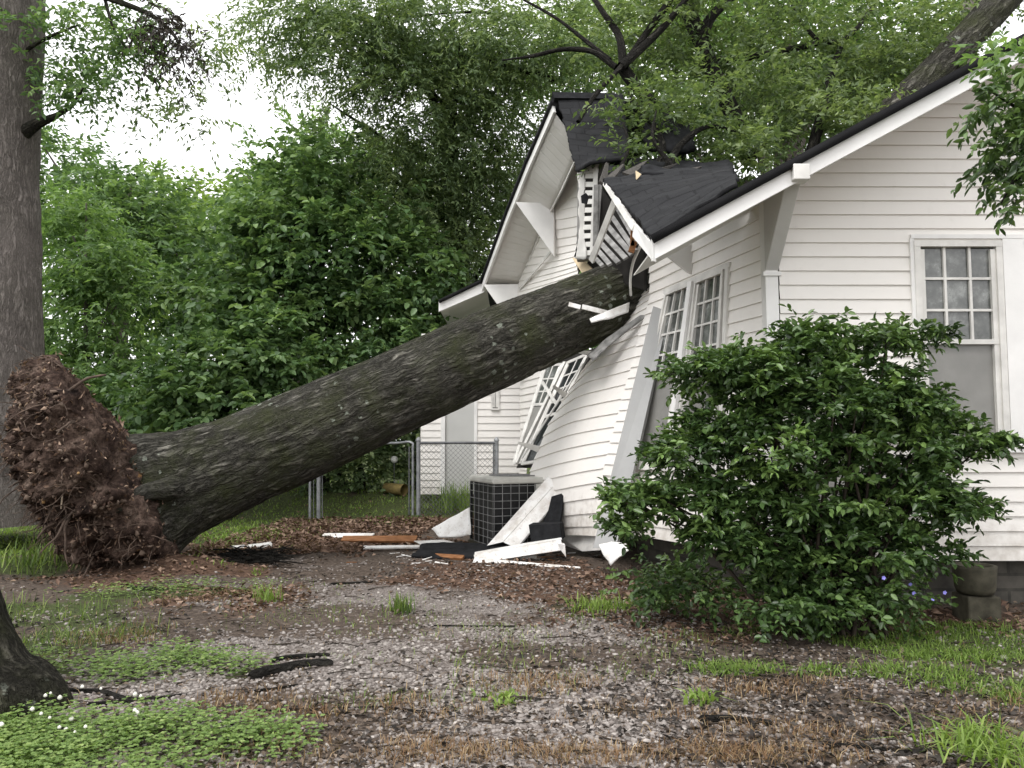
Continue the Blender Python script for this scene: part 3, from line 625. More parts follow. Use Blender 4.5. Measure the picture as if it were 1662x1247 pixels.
for k in range(10): MB().beam(SQ(.44, k / 11 + .076) + vn * .004, SQ(.9, k / 11 + .076) + vn * .004, .03, .012, vn).build('slot_shade', M['dark'], house)  # dark bars laid in for the shade of the slots
sheet('house_wrap', [[SQ(.02, .03) + vn * .03, SQ(.36, .03) + vn * .02], [SQ(.1, .4) + vn * .06, SQ(.42, .4) + vn * .02], [SQ(.22, .75) + vn * .05, SQ(.5, .75) + vn * .02], [SQ(-.05, 1.0) + vn * .05, SQ(.62, 1.0) + vn * .04]], 'dirty_white', house, .004, nu=10, nv=24, wr=.03, seed=31, jag=.03, label='crumpled strip of torn siding and wrap')
MB().slab(pxp((943, 318, 8.3), (951, 313, 8.3), (956, 320, 8.3), (953, 331, 8.3), (944, 329, 8.3)), A(0, .02, 0)).build('felt_scrap', M['black'], house)
lt = MB()
for (a0, b0, a1, b1, wdt) in ((968, 300, 966, 400, .05), (975, 300, 968, 395, .035)): lt.beam(P(a0, b0, 8.3), P(a1, b1, 8.45), wdt, .03, vn)
lt.build('stud', M['lath'], house)
for (xa, ya, xb, yb, wq) in ((1000, 336, 1034, 396, .035), (992, 350, 1031, 408, .045), (984, 364, 1026, 414, .05), (977, 378, 1016, 420, .05), (972, 392, 1004, 427, .05), (968, 404, 990, 430, .045), (963, 416, 978, 432, .04)):
    MB().beam(P(xa, ya, 7.9), P(xb, yb, 7.35), wq, .02, A(-.4, -.8, .5)).build('deck_board', M['lath'], house)
MB().slab(pxp((975, 305, 8.3), (1045, 400, 7.9), (1045, 470, 8.0), (950, 445, 8.9)), A(.05, .1, 0)).build('cavity_shade', M['dark'], house)  # near-black backing imitates the shade between the deck boards
MB().beam(P(1000, 322, 6.9), P(960, 424, 7.6), .06, .025, A(-.3, -1, .2)).build('loose_lath', M['dirty_white'], house)
MB().beam(P(1026, 400, 6.0), P(1027, 372, 6.0), .03, .03, A(0, -1, 0)).beam(P(1024, 410, 6.0), P(1030, 392, 6.0), .045, .03, A(0, -1, 0)).build('split_rafter', M['wood'], house)
MB().slab(pxp((928, 418, 8.9), (948, 425, 8.8), (972, 446, 8.6), (950, 452, 8.7)), A(.15, .25, .02)).build('attic_joist', M['pale_wood'], house)
# interior: partition and attic boards, coloured dark so the hole looks shaded
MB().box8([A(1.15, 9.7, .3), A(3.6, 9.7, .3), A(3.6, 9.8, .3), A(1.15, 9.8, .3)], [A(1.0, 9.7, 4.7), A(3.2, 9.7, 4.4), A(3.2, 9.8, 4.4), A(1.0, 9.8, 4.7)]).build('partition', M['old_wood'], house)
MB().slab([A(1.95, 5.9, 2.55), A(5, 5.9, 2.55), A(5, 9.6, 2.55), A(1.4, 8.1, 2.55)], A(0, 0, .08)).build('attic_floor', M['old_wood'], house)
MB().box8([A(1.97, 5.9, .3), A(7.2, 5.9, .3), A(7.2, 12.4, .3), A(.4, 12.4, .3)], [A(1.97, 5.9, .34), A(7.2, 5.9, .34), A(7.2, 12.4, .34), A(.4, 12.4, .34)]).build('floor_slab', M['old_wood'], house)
sheet('roof', [[P(1040, 185, 9.2), P(1085, 178, 9.0), P(1125, 205, 9.0)], [P(1050, 240, 8.6), P(1095, 245, 8.5), P(1130, 240, 8.6)]], 'black', house, .05, nu=12, nv=12, wr=.06, seed=18, jag=.06, label='black roofing flap pushed up by the tree')
sheet('roof', [[P(985, 250, 8.9), P(1100, 262, 8.6), P(1185, 262, 8.2)], [P(985, 310, 7.6), P(1080, 300, 7.5), P(1190, 290, 7.2)]], 'black', house, .05, nu=16, nv=12, wr=.08, seed=28, jag=.08, label='caved in dark roofing around the hole')
rb_ = np.random.default_rng(64)
for k, (xa, ya, xb, yb, Ya, Yb) in enumerate(((988, 292, 1012, 268, 7.6, 7.9), (1018, 284, 1050, 262, 7.5, 7.8), (1060, 282, 1098, 266, 7.2, 7.6), (1090, 284, 1138, 272, 7.2, 7.4), (978, 300, 985, 266, 7.4, 8.0))):
    MB().beam2(P(xa, ya, Ya), P(xb, yb, Yb), rb_.uniform(.05, .12), rb_.uniform(.004, .04), .022, A(rb_.normal(0, .4), -1, rb_.normal(0, .4))).build('broken_board', M['old_wood'], house)
# foundation
MB().box8([A(2.0, 5.86, -.2), A(7.3, 5.86, -.2), A(7.3, 6.1, -.2), A(2.0, 6.1, -.2)], [A(2.0, 5.86, .34), A(7.3, 5.86, .34), A(7.3, 6.1, .34), A(2.0, 6.1, .34)]).build('foundation', M['foundation'], house)
MB().slab([A(1.98, 6.0, -.2), A(1.98, 6.0, .33), A(WX(8.4) + .1, 8.4, .33), A(WX(8.4) + .1, 8.4, -.2)], A(.15, 0, 0)).build('foundation', M['foundation'], house)
# rear wing behind: wall facing the camera, door, small window, low roof
BY = 13.0
def bx(px): return (px - 831) / F * BY / (cp) * cp
RZ = .33
dl, dr = P(722, 700, BY)[0], P(770, 700, BY)[0]; rl, rr_ = P(683, 700, BY)[0], .16
siw = (P(797, 600, BY)[0], P(811, 600, BY)[0], P(800, 666, BY)[2], P(800, 590, BY)[2])
siding('wall', lambda u, v: (A(u, BY, v), A(0, -1, 0)), RZ, 2.95, .115, rl, rr_, 8, [(dl, dr, 0, 2.75), siw], jit=.004)
MB().box8([A(dl, BY + .02, RZ), A(dr, BY + .02, RZ), A(dr, BY + .06, RZ), A(dl, BY + .06, RZ)], [A(dl, BY + .02, 2.75), A(dr, BY + .02, 2.75), A(dr, BY + .06, 2.75), A(dl, BY + .06, 2.75)]).build('door', M['door'], house)
MB().beam(A(dl - .03, BY - .01, RZ), A(dl - .03, BY - .01, 2.8), .07, .04, A(0, -1, 0)).beam(A(dr + .02, BY - .01, RZ), A(dr + .02, BY - .01, 2.8), .05, .04, A(0, -1, 0)).beam(A(dl - .06, BY - .012, 2.8), A(dr + .05, BY - .012, 2.8), .07, .04, A(0, -1, 0)).build('door_casing', M['white'], house)
window('window', A(siw[0], BY, siw[3]), A(siw[1], BY, siw[3]), A(siw[1], BY, siw[2]), A(siw[0], BY, siw[2]), house, A(0, -1, 0), .03, 1, 1, .5, 'screen', 'screen', cm='dirty_white')
siding('wall', lambda u, v: (A(rl, u, v), A(-1, 0, 0)), RZ, 2.95, .115, BY, BY + 3.5, 4)
MB().slab([P(712, 488, 12.55), P(712, 506, 12.55), P(786, 474, 12.55), P(786, 458, 12.55)], A(0, .03, 0)).build('fascia', M['white'], house)
w0, w1 = P(711, 487, 12.5), P(788, 450, 12.5)
sheet('roof', [[w0, w1, w1 + A(1, 0, .45)], [w0 + A(0, 3.8, 0), w1 + A(0, 3.8, 0), w1 + A(1, 3.8, .45)]], 'shingle', house, .05, nu=10, nv=8)
q0, q1 = P(713, 502, 12.58), P(790, 468, 12.58)
MB().slab([q0, q1, q1 + A(0, 3.6, 0), q0 + A(0, 3.6, 0)], A(0, 0, .012)).build('soffit', M['soffit'], house)

# ------------------------------------------------------------------ loose pieces of the house
def piece(name, mb, m, label, cat, group=None, bevel=.002):
    return tag(mb.build(name, M[m], None, bevel), label, cat, group)
piece('trim_board', MB().slab(pxp((1060, 497, 7.42), (1086, 506, 7.35), (1000, 888, 7.0), (962, 890, 7.15)), A(.03, .05, 0)), 'grey_trim', 'long grey trim board leaning loose against the crushed wall beside the double window', 'trim board')
def warp(name, grid, m, label, cat, group=None, thick=.01, wr=.01, seed=0, jag=.01, nu=10, nv=10):
    o = sheet(name, grid, m, None, thick, nu=nu, nv=nv, wr=wr, seed=seed, jag=jag); return tag(o, label, cat, group)
warp('siding_scrap', [pxp((972, 884, 7.0), (992, 878, 7.0), (1014, 882, 6.95)), pxp((990, 918, 6.8), (1005, 905, 6.75), (1022, 895, 6.7))], 'debris', 'crumpled white siding scrap at the foot of the leaning trim board', 'siding scrap', 'broken house pieces', wr=.03, seed=3, jag=.02)
warp('siding_scrap', [pxp((700, 858, 9.4), (735, 838, 9.3), (762, 824, 9.2)), pxp((712, 872, 9.2), (740, 872, 9.1), (764, 868, 9.0))], 'debris', 'greyish white siding sheet tilted behind the left of the cooling unit', 'siding scrap', 'broken house pieces', .01, .015, 6, .01)
warp('siding_scrap', [pxp((672, 878, 9.0), (720, 876, 9.0), (765, 886, 8.9)), pxp((690, 886, 8.75), (730, 888, 8.7), (768, 893, 8.6))], 'debris', 'flat white sheet on the ground between orange board and cooling unit', 'siding scrap', 'broken house pieces', .012, .008, 7, .015)
warp('siding_scrap', [pxp((373, 886, 9.0), (405, 884, 9.0), (440, 879, 9.1)), pxp((378, 889, 8.8), (410, 890, 8.8), (442, 886, 8.85))], 'debris', 'single white strip lying alone beside the base of the fallen trunk', 'siding scrap', 'broken house pieces', .012, .008, 8, .015)
piece('plank', MB().beam2(G(555, 882) + A(0, 0, .05), G(676, 884) + A(0, 0, .06), .10, .12, .025, A(0, -.5, 1)), 'wood', 'orange-brown splintered raw plank on the ground', 'plank', 'broken house pieces')
piece('plank', MB().beam2(G(524, 873) + A(0, 0, .03), G(603, 877) + A(0, 0, .035), .07, .16, .02, A(0, -.5, 1)), 'debris', 'short white board farthest back, behind the orange plank', 'plank', 'broken house pieces')
piece('plank', MB().beam(G(590, 892) + A(0, 0, .02), G(688, 892) + A(0, 0, .03), .045, .02, A(0, -.5, 1)), 'debris', 'thin white lath in front of the orange plank', 'plank', 'broken house pieces')
piece('plank', MB().beam2(G(768, 917) + A(0, 0, .03), G(942, 926) + A(0, 0, .02), .10, .02, .02, A(0, -.6, 1)), 'debris', 'long thin white strip tapering to a point, nearest of the debris', 'plank', 'broken house pieces')
piece('plank', MB().beam(G(690, 905) + A(0, 0, .02), G(752, 909) + A(0, 0, .02), .06, .03, A(0, -.5, 1)), 'wood', 'short brown board end under the black shingle sheet', 'plank', 'broken house pieces')
warp('shingle_sheet', [pxp((668, 899, 8.15), (735, 906, 8.1), (800, 906, 8.1)), pxp((688, 882, 8.5), (735, 880, 8.6), (820, 884, 8.6))], 'black', 'flat black sheet of torn roof shingles lying in the debris', 'shingle sheet', None, .03, .02, 41, .03, 20, 10)
warp('shingle_sheet', [pxp((790, 897, 8.3), (822, 893, 8.3), (850, 886, 8.3)), pxp((800, 884, 8.6), (822, 880, 8.6), (850, 879, 8.6))], 'black', 'small black shingle scrap under the foot of the leaning white board', 'shingle sheet', None, .03, .02, 42, .02, 10, 8)
for k, (pts, lab) in enumerate(((pxp((858, 852, 8.15), (908, 850, 8.1), (912, 876, 8.0), (862, 880, 8.05)), 'block of black torn roofing standing by the wall foot'), (pxp((895, 806, 8.6), (915, 800, 8.5), (908, 856, 8.3), (880, 850, 8.5)), 'narrow black roofing strip behind the leaning white board'))):
    piece('roofing_chunk', MB().slab(pts, A(.05, .22, 0) if k == 0 else A(.02, .05, 0)), 'black', lab, 'roofing chunk')
b = MB(); a0, a1, m0, m1, c0, c1 = P(790, 886, 8.5), P(891, 772, 8.75), P(816, 880, 8.4), P(901, 786, 8.66), P(838, 890, 8.35), P(914, 800, 8.62)
b.slab([a0, m0, m1, a1], A(.01, .02, -.004)); b.slab([m0 + A(.004, 0, 0), c0, c1, m1 + A(.004, 0, 0)], A(.012, .012, -.012))
piece('corner_board', b, 'debris', 'wide white grooved corner board leaning on the cooling unit', 'corner board')
b = MB(); g0, g1 = P(770, 908, 7.95), P(912, 884, 7.95)
b.beam2(g0, g1, .09, .12, .02, A(0, -1, .5)); b.beam(g0 + A(0, .06, .045), g1 + A(0, .06, .055), .10, .012, A(0, -.1, 1)); b.slab(pxp((905, 882, 7.9), (917, 884, 7.88), (919, 905, 7.85), (912, 896, 7.9)), A(0, .1, 0))
piece('gutter_piece', b, 'debris', 'white bent gutter length lying across the front of the debris', 'gutter')
piece('fascia_scrap', MB().beam(P(815, 905, 8.0), P(870, 900, 8.05), .07, .02, A(0, -1, .2)), 'debris', 'grey-white fascia offcut behind the bent gutter', 'fascia scrap')
# shards on the trunk
sh = thing('siding_shard', P(985, 505, 8.0), 'torn white siding shards stuck out across the fallen trunk at the wall', 'siding scrap')
MB().beam(P(923, 494, 7.85), P(942, 499, 7.85), .045, .012, A(0, -1, .3)).beam(P(945, 498, 7.85), P(985, 508, 7.9), .05, .012, A(0, -1, .3)).build('strip', M['debris'], sh)
sheet('torn_sheet', [pxp((957, 518, 7.85), (985, 505, 7.85), (1022, 490, 7.95)), pxp((959, 522, 7.8), (990, 517, 7.8), (1020, 507, 7.9))], 'debris', sh, .01, nu=10, nv=6, wr=.03, seed=51, jag=.01)
tb = TB(); tb.add(pxp((1040, 398, 7.4), (1028, 425, 7.5), (1023, 455, 7.6), (1024, 480, 7.7)), [.016, .014, .012, .012], 16, 6)
tag(tb.build('flashing_strip', M['dirty_white']), 'thin white strip of flashing hanging from the broken eave over the trunk', 'flashing')
warp('siding_scrap', [pxp((952, 577, 8.3), (985, 547, 8.2), (1040, 512, 8.0)), pxp((962, 585, 8.1), (992, 556, 8.1), (1050, 513, 7.95))], 'lath', 'peeled grey edge of siding curling under the trunk at the wall', 'siding scrap', 'broken house pieces', .008, .02, 61, .01, 14, 4)

# splinters round the heap
r = np.random.default_rng(33)
for mm, nm, cnt, lab in (('debris', 'white_splinters', 46, 'small white splinters and paint chips strewn round the debris'), ('wood', 'wood_splinters', 30, 'small raw wood splinters strewn round the debris'), ('black', 'shingle_bits', 40, 'small black bits of torn shingle strewn round the debris')):
    b = MB()
    for k in range(cnt):
        c = G(r.normal(790, 90), np.clip(r.normal(898, 14), 872, 940)); c[2] = float(gz(c[0], c[1])) + .012; a = r.normal(0, .7); L = r.uniform(.03, .16) if mm != 'black' else r.uniform(.03, .09); d = A(math.cos(a), math.sin(a), r.normal(0, .12)) * L / 2
        b.beam2(c - d, c + d, r.uniform(.008, .02) * (3 if mm == 'black' else 1), r.uniform(.001, .012) * (3 if mm == 'black' else 1), .006, A(r.normal(0, .3), r.normal(0, .3), 1))
    tag(b.build(nm, M[mm]), lab, 'splinters', kind='stuff')

# ------------------------------------------------------------------ cooling unit
ac = thing('cooling_unit', G(801, 893), 'grey outdoor cooling unit with wire grille standing by the crushed wall', 'cooling unit')
an = P(801, 892, 8.65); an[2] = .0; d1, d2 = A(.93, .37, 0), A(-.37, .93, 0); S, Hh = .74, .72
def acp(a, c, z): return an + d1 * a + d2 * c + A(0, 0, z)
def ring(x0, x1, y0, y1, z): return [acp(x0, y0, z), acp(x1, y0, z), acp(x1, y1, z), acp(x0, y1, z)]
MB().box8(ring(.02, S - .02, .02, S - .02, .03), ring(.02, S - .02, .02, S - .02, Hh)).build('coil', M['ac_dark'], ac)
MB().box8(ring(-.03, S + .03, -.03, S + .03, -.05), ring(-.03, S + .03, -.03, S + .03, .05)).build('base_pad', M['concrete'], ac, .01)
MB().box8(ring(-.025, S + .03, -.025, S + .025, Hh + .001), ring(-.02, S + .02, -.02, S + .02, Hh + .07)).build('lid', M['ac_beige'], ac, .02)
fg = MB()
for k in range(7):
    a = 2 * math.pi * k / 14; c = acp(S / 2, S / 2, Hh + .085); dv = A(math.cos(a), math.sin(a), 0) * .27; fg.beam(c - dv, c + dv, .008, .006)
tb = TB()
for rr in (.10, .19, .27):
    th = np.linspace(0, 2 * np.pi, 25); tb.add([acp(S / 2, S / 2, Hh + .08) + A(rr * math.cos(q), rr * math.sin(q), 0) for q in th], [.005] * 25, 30, 5)
fgo = fg.build('fan_guard', M['ac_wire'], ac); tb.build('guard_ring', M['ac_wire'], fgo)
MB().box8(ring(S * .66, S + .006, -.006, .3, .05), ring(S * .66, S + .006, -.006, .3, Hh)).build('access_panel', M['ac_beige'], ac, .008)
gr_ = MB(); nv_, nh_ = 6, 9
for k in range(nv_): gr_.beam(acp(S * .66 * k / (nv_ - 1), -.012, .05), acp(S * .66 * k / (nv_ - 1), -.012, Hh), .006, .006, -d2)
for k in range(nv_): gr_.beam(acp(-.012, S * k / (nv_ - 1), .05), acp(-.012, S * k / (nv_ - 1), Hh), .006, .006, -d1)
for k in range(nh_):
    z = .06 + (Hh - .08) * k / (nh_ - 1); gr_.beam(acp(-.017, -.017, z), acp(S * .66, -.017, z), .006, .006, -d2).beam(acp(-.017, -.017, z), acp(-.017, S, z), .006, .006, -d1)
gr_.build('grille', M['ac_wire'], ac)
for k, (a, c) in enumerate(((0, 0), (S, S), (0, S))): MB().beam(acp(a, c, .05), acp(a, c, Hh), .03, .03, -d2).build('corner_post', M['ac_dark'], ac)

# ------------------------------------------------------------------ chain link fence
FYY = 12.3
fence = thing('chain_link_fence', A(-1.4, FYY, 0), 'grey chain link fence panel with round posts in front of the rear door', 'fence')
def post(px, ytop, ybot, r, parent, Y=FYY, name='post'):
    a, b_ = P(px, ytop, Y), P(px, ybot, Y); tb = TB(); tb.add([b_, a], [r, r], 4, 10); o = tb.build(name, M['galv'], parent)
    tb = TB(); tb.add([a, a + A(0, 0, .02), a + A(0, 0, .05), a + A(0, 0, .065)], [r * 1.25, r * 1.3, r * .7, .002], 8, 10, lin=True); tb.build('post_cap', M['galv'], o); return o
post(679, 716, 845, .033, fence); post(806, 716, 800, .033, fence)
TB().add([P(680, 719, FYY), P(806, 719, FYY)], [.021, .021], 4, 8).build('rail', M['galv_dark'], fence)
TB().add([P(801, 720, FYY), P(801, 800, FYY)], [.012, .012], 4, 6).build('tension_bar', M['galv'], fence)
def mesh_wire(x0, x1, z0, z1, Y, parent):
    b = MB(); st = .075; wd = .0045; H_ = z1 - z0; n = int((x1 - x0 + H_) / st)
    for s in (1, -1):
        for k in range(n + 1):
            xa = x0 - H_ + k * st if s == 1 else x0 + k * st
            p0, p1 = A(xa, Y + .004 * s, z0), A(xa + s * H_, Y + .004 * s, z1)
            def clip(p, q, X):
                tt = (X - p[0]) / (q[0] - p[0]); return p + (q - p) * tt
            lo, hi = (p0, p1) if p0[0] < p1[0] else (p1, p0)
            if hi[0] <= x0 or lo[0] >= x1: continue
            if lo[0] < x0: lo = clip(lo, hi, x0)
            if hi[0] > x1: hi = clip(lo, hi, x1)
            if np.linalg.norm(hi - lo) > .02: b.beam(lo, hi, wd, wd, A(0, -1, 0))
    o = b.build('wire_mesh', M['galv_dark'], parent); return o
mesh_wire(P(682, 720, FYY)[0], P(804, 720, FYY)[0], .02, P(700, 718, FYY)[2], FYY - .03, fence)
gate = thing('fence_gate', A(-1.7, FYY, 0), 'open grey metal gate frame left of the chain link fence, under the trunk', 'gate')
TB().add(pxp((612, 720, FYY + .3), (650, 719, FYY + .08), (667, 718, FYY), (670, 719, FYY), (670, 722, FYY), (670, 745, FYY), (670, 840, FYY)), [.02] * 7, 30, 8).build('gate_frame', M['galv'], gate)
TB().add(pxp((664, 725, FYY), (664, 838, FYY)), [.01, .01], 4, 6).build('tension_bar', M['galv_dark'], gate)
for (px, yt, yb, r, lab) in ((503, 740, 848, .02, 'thin dark metal fence post under the trunk, left of a pair'), (517, 735, 845, .03, 'thicker grey metal fence post under the trunk, right of a pair')):
    f2 = thing('fence_post', P(px, yb, 12.0), lab, 'fence post'); post(px, yt, yb, r, f2, 12.0)
    TB().add(pxp((px + 6, yt, 12.0), (px + 6, yb - 4, 12.0)), [.008, .008], 4, 6).build('tension_bar', M['galv_dark'], f2)
# yellow bucket and white lamp globe in the dark shrubs
bk_ = thing('bucket', P(640, 797, 13.6), 'dirty yellow bucket lying on its side in the grass behind the fence', 'bucket')
c0, c1 = P(625, 788, 13.7), P(656, 790, 13.5); c0[2] = float(gz(c0[0], c0[1])) + .10; c1[2] = float(gz(c1[0], c1[1])) + .11
TB().add([c0, c0 + (c1 - c0) * .02, c0 + (c1 - c0) * .5, c1], [.01, .085, .092, .10], 10, 16, lin=True).build('body', M['yellow'], bk_)
TB().add([c1 - (c1 - c0) * .06, c1], [.108, .108], 4, 16).build('rim', M['yellow'], bk_)
gl = thing('garden_globe', P(640, 790, 14.0), 'small white globe on a thin stake in the dark gap below the trunk', 'garden ornament')
cg = P(640, 746, 14.0); hz = np.linspace(-1, 1, 9) * .064
TB().add([cg + A(0, 0, h) for h in hz], [math.sqrt(max(.0001, .0656 ** 2 - h * h)) for h in hz], 20, 14, lin=True).build('globe', M['white'], gl)
TB().add([cg - A(0, 0, .06), A(cg[0], cg[1], .2)], [.008, .008], 4, 6).build('stake', M['galv_dark'], gl)
# planter by the foundation
pl = thing('planter', A(3.27, 5.42, 0), 'round mossy concrete planter standing by the house foundation', 'planter')
pc = P(1582, 940, 5.42); pz0, pz1 = P(1582, 962, 5.42)[2], P(1582, 917, 5.42)[2]
TB().add([A(pc[0], 5.42, z) for z in (pz0 - .001, pz0, pz0 + .03, (pz0 + pz1) / 2, pz1 - .025, pz1, pz1, pz1 - .05)], [.01, .11, .122, .128, .134, .134, .112, .09], 40, 24, lin=True).build('pot', M['concrete'], pl)
MB().box8([A(pc[0] - .10, 5.33, -.05), A(pc[0] + .12, 5.33, -.05), A(pc[0] + .12, 5.54, -.05), A(pc[0] - .10, 5.54, -.05)], [A(pc[0] - .10, 5.33, pz0 - .012), A(pc[0] + .12, 5.33, pz0 - .012), A(pc[0] + .12, 5.54, pz0 - .012), A(pc[0] - .10, 5.54, pz0 - .012)]).build('base_block', M['concrete'], pl, .012)

# ------------------------------------------------------------------ leaves
UPV = A(0, 0, 1)
def leaf_mesh(pos, ax, nr, ln, wd, var, fold=.18, hi=False):
    """one leaf per row: two folded halves; hi = six-point outline"""
    ax = nrm(ax); sd_ = nrm(np.cross(nr, ax)); nn = np.cross(ax, sd_); ln = np.broadcast_to(ln, (len(pos),))[:, None]; wd = np.broadcast_to(wd, (len(pos),))[:, None]
    if hi:
        pts = [pos, pos + ax * ln * .30 + sd_ * wd * .46 + nn * wd * fold, pos + ax * ln * .68 + sd_ * wd * .40 + nn * wd * fold * .9 - nn * ln * .02, pos + ax * ln - nn * ln * .10,
               pos + ax * ln * .68 - sd_ * wd * .40 + nn * wd * fold * .9 - nn * ln * .02, pos + ax * ln * .30 - sd_ * wd * .46 + nn * wd * fold]
        n = 6; fc = [(0, 3, 2, 1), (0, 5, 4, 3)]
    else:
        pts = [pos, pos + ax * ln * .45 + sd_ * wd * .5 + nn * wd * fold, pos + ax * ln - nn * ln * .08, pos + ax * ln * .45 - sd_ * wd * .5 + nn * wd * fold]
        n = 4; fc = [(0, 2, 1), (0, 3, 2)]
    V = np.stack(pts, 1).reshape(-1, 3); b = np.arange(len(pos))[:, None, None] * n
    return V, (b + np.array(fc)[None]).reshape(-1, len(fc[0])), np.repeat(var, n)
def sprays(r, O, D, L, n, ln, wd, droop=.25, spread=.8, up=.8, jit=.4, cv=None, size_j=.3):
    """leaves set alternately along short twigs that start at O and run along D"""
    N = len(O); t = (np.arange(n) + r.random((N, n))) / n; L = np.broadcast_to(L, (N,))
    pos = O[:, None] + D[:, None] * (L[:, None] * t)[..., None] - UPV * (droop * L[:, None] * t * t)[..., None]
    T = nrm(D[:, None] - UPV * (2 * droop * t)[..., None]); Sx = nrm(np.cross(T, UPV) + 1e-4)
    s = np.where((np.arange(n) % 2)[None] == 0, 1., -1.) * np.ones((N, 1))
    ax = T * .55 + Sx * (s * spread)[..., None] + r.normal(0, jit, (N, n, 3)) - UPV * droop * .6
    nr = UPV * up + r.normal(0, .5, (N, n, 3)); k = N * n
    var = np.clip((cv[:, None] if cv is not None else .5) + r.normal(0, .16, (N, n)), 0, 1).ravel()
    sz = (1 + r.uniform(-size_j, size_j, k))
    return pos.reshape(k, 3), ax.reshape(k, 3), nr.reshape(k, 3), ln * sz, wd * sz, var
def crown(name, m, parent, lobes, clumps, per, n, L, ln, wd, seed, droop=.25, up=.8, shell=.45, csize=.35, hi=False, spread=.8, jit=.4, flat=1.0, cvs=.17, wp=.67):
    """foliage of many small leaves: lobes (centre, rx, ry, rz) -> clumps -> twigs -> leaves"""
    r = np.random.default_rng(seed); C = np.array([l[0] for l in lobes]); Rr = np.array([l[1:] for l in lobes], float)
    wts = (Rr.prod(1)) ** wp; idx = r.choice(len(lobes), clumps, p=wts / wts.sum())
    d = nrm(r.normal(size=(clumps, 3))); rad = (shell + (1 - shell) * r.random(clumps)) ** .6
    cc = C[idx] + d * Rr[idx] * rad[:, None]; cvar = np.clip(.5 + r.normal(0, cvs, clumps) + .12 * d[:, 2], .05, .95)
    k = clumps * per; ci = np.repeat(np.arange(clumps), per)
    off = nrm(r.normal(size=(k, 3)) * A(1, 1, .55)); out = d[ci]
    O = cc[ci] + off * (csize * r.random(k) ** .5)[:, None]; D = nrm((off * .8 + out * .7 + A(0, 0, .15) + r.normal(0, .25, (k, 3))) * A(1, 1, flat))
    V, Fc, va = leaf_mesh(*sprays(r, O, D, L * r.uniform(.6, 1.3, k), n, ln, wd, droop, spread, up, jit, cvar[ci]), hi=hi)
    return obj(name, V, Fc, M[m], parent, {'var': va}, hi), cc
def lobe_px(px, py, Y, rpx, rpy, ry):
    s = Y / F; return (P(px, py, Y), rpx * s, ry, rpy * s)

phi = (1 + 5 ** .5) / 2
ico = nrm(np.array([(-1, phi, 0), (1, phi, 0), (-1, -phi, 0), (1, -phi, 0), (0, -1, phi), (0, 1, phi), (0, -1, -phi), (0, 1, -phi), (phi, 0, -1), (phi, 0, 1), (-phi, 0, -1), (-phi, 0, 1)], float))
icf = np.array([(0, 11, 5), (0, 5, 1), (0, 1, 7), (0, 7, 10), (0, 10, 11), (1, 5, 9), (5, 11, 4), (11, 10, 2), (10, 7, 6), (7, 1, 8), (3, 9, 4), (3, 4, 2), (3, 2, 6), (3, 6, 8), (3, 8, 9), (4, 9, 5), (2, 4, 11), (6, 2, 10), (8, 6, 7), (9, 8, 1)])
def lumps(r, C, size, squash=(1, 1, 1)):
    n = len(C); V = ico[None] * (r.uniform(.4, 1.7, (n, 1, 3)) * np.array(squash) * np.asarray(size)[:, None, None]) * r.uniform(.5, 1.5, (n, 12, 1)); a = r.uniform(0, 6.28, n); ca, sa = np.cos(a)[:, None], np.sin(a)[:, None]
    V = np.stack([V[..., 0] * ca - V[..., 1] * sa, V[..., 0] * sa + V[..., 1] * ca, V[..., 2]], -1) + C[:, None]
    return V.reshape(-1, 3), (np.arange(n)[:, None, None] * 12 + icf[None]).reshape(-1, 3)
# ------------------------------------------------------------------ fallen tree
ft = thing('fallen_tree', A(-4.0, 7.7, 0), 'huge uprooted tree with mossy lichen-spotted trunk fallen into the white house', 'tree')
tp = [(205, 825, 98, 7.75), (258, 803, 90, 7.85), (310, 783, 81, 7.92), (385, 751, 73, 8.0), (530, 688, 68, 8.1), (686, 618, 65.5, 8.22), (791, 571, 65, 8.32), (868, 538, 62.5, 8.42), (952, 503, 57.5, 8.55), (1040, 461, 50, 8.7), (1160, 400, 45, 8.9), (1300, 325, 38, 9.2), (1430, 208, 29, 9.5), (1516, 118, 25, 9.6), (1600, 30, 23, 9.75), (1680, -52, 22, 9.9), (1790, -150, 22, 10.1)]
tpath = [P(x, y, Y) for x, y, r_, Y in tp]; trad = [r_ * Y / F for x, y, r_, Y in tp]
def tlobes(s, th):
    k = np.clip(1 - s / 1.1, 0, 1) ** 1.5
    kn = sum(a_ * np.exp(-((s - s_) / .14) ** 2 - ((np.mod(th - t_ + np.pi, 2 * np.pi) - np.pi) / .25) ** 2) for a_, s_, t_ in ((.16, 3.9, 4.5), (.13, 2.6, 5.6), (.14, 4.6, 5.3), (.10, 1.8, 4.2), (.12, 3.3, 3.9)))
    return 1 + kn + k * (.16 * np.sin(3 * th + 1.0) + .08 * np.sin(5 * th + 2)) + .015 * np.sin(2 * th + s * 1.3)
V, Q, B = tube(tpath, trad, 900, 190, .022, 12, 3, tlobes)
obj('trunk', V, Q, M['bark'], ft, {'bk': B}, True)
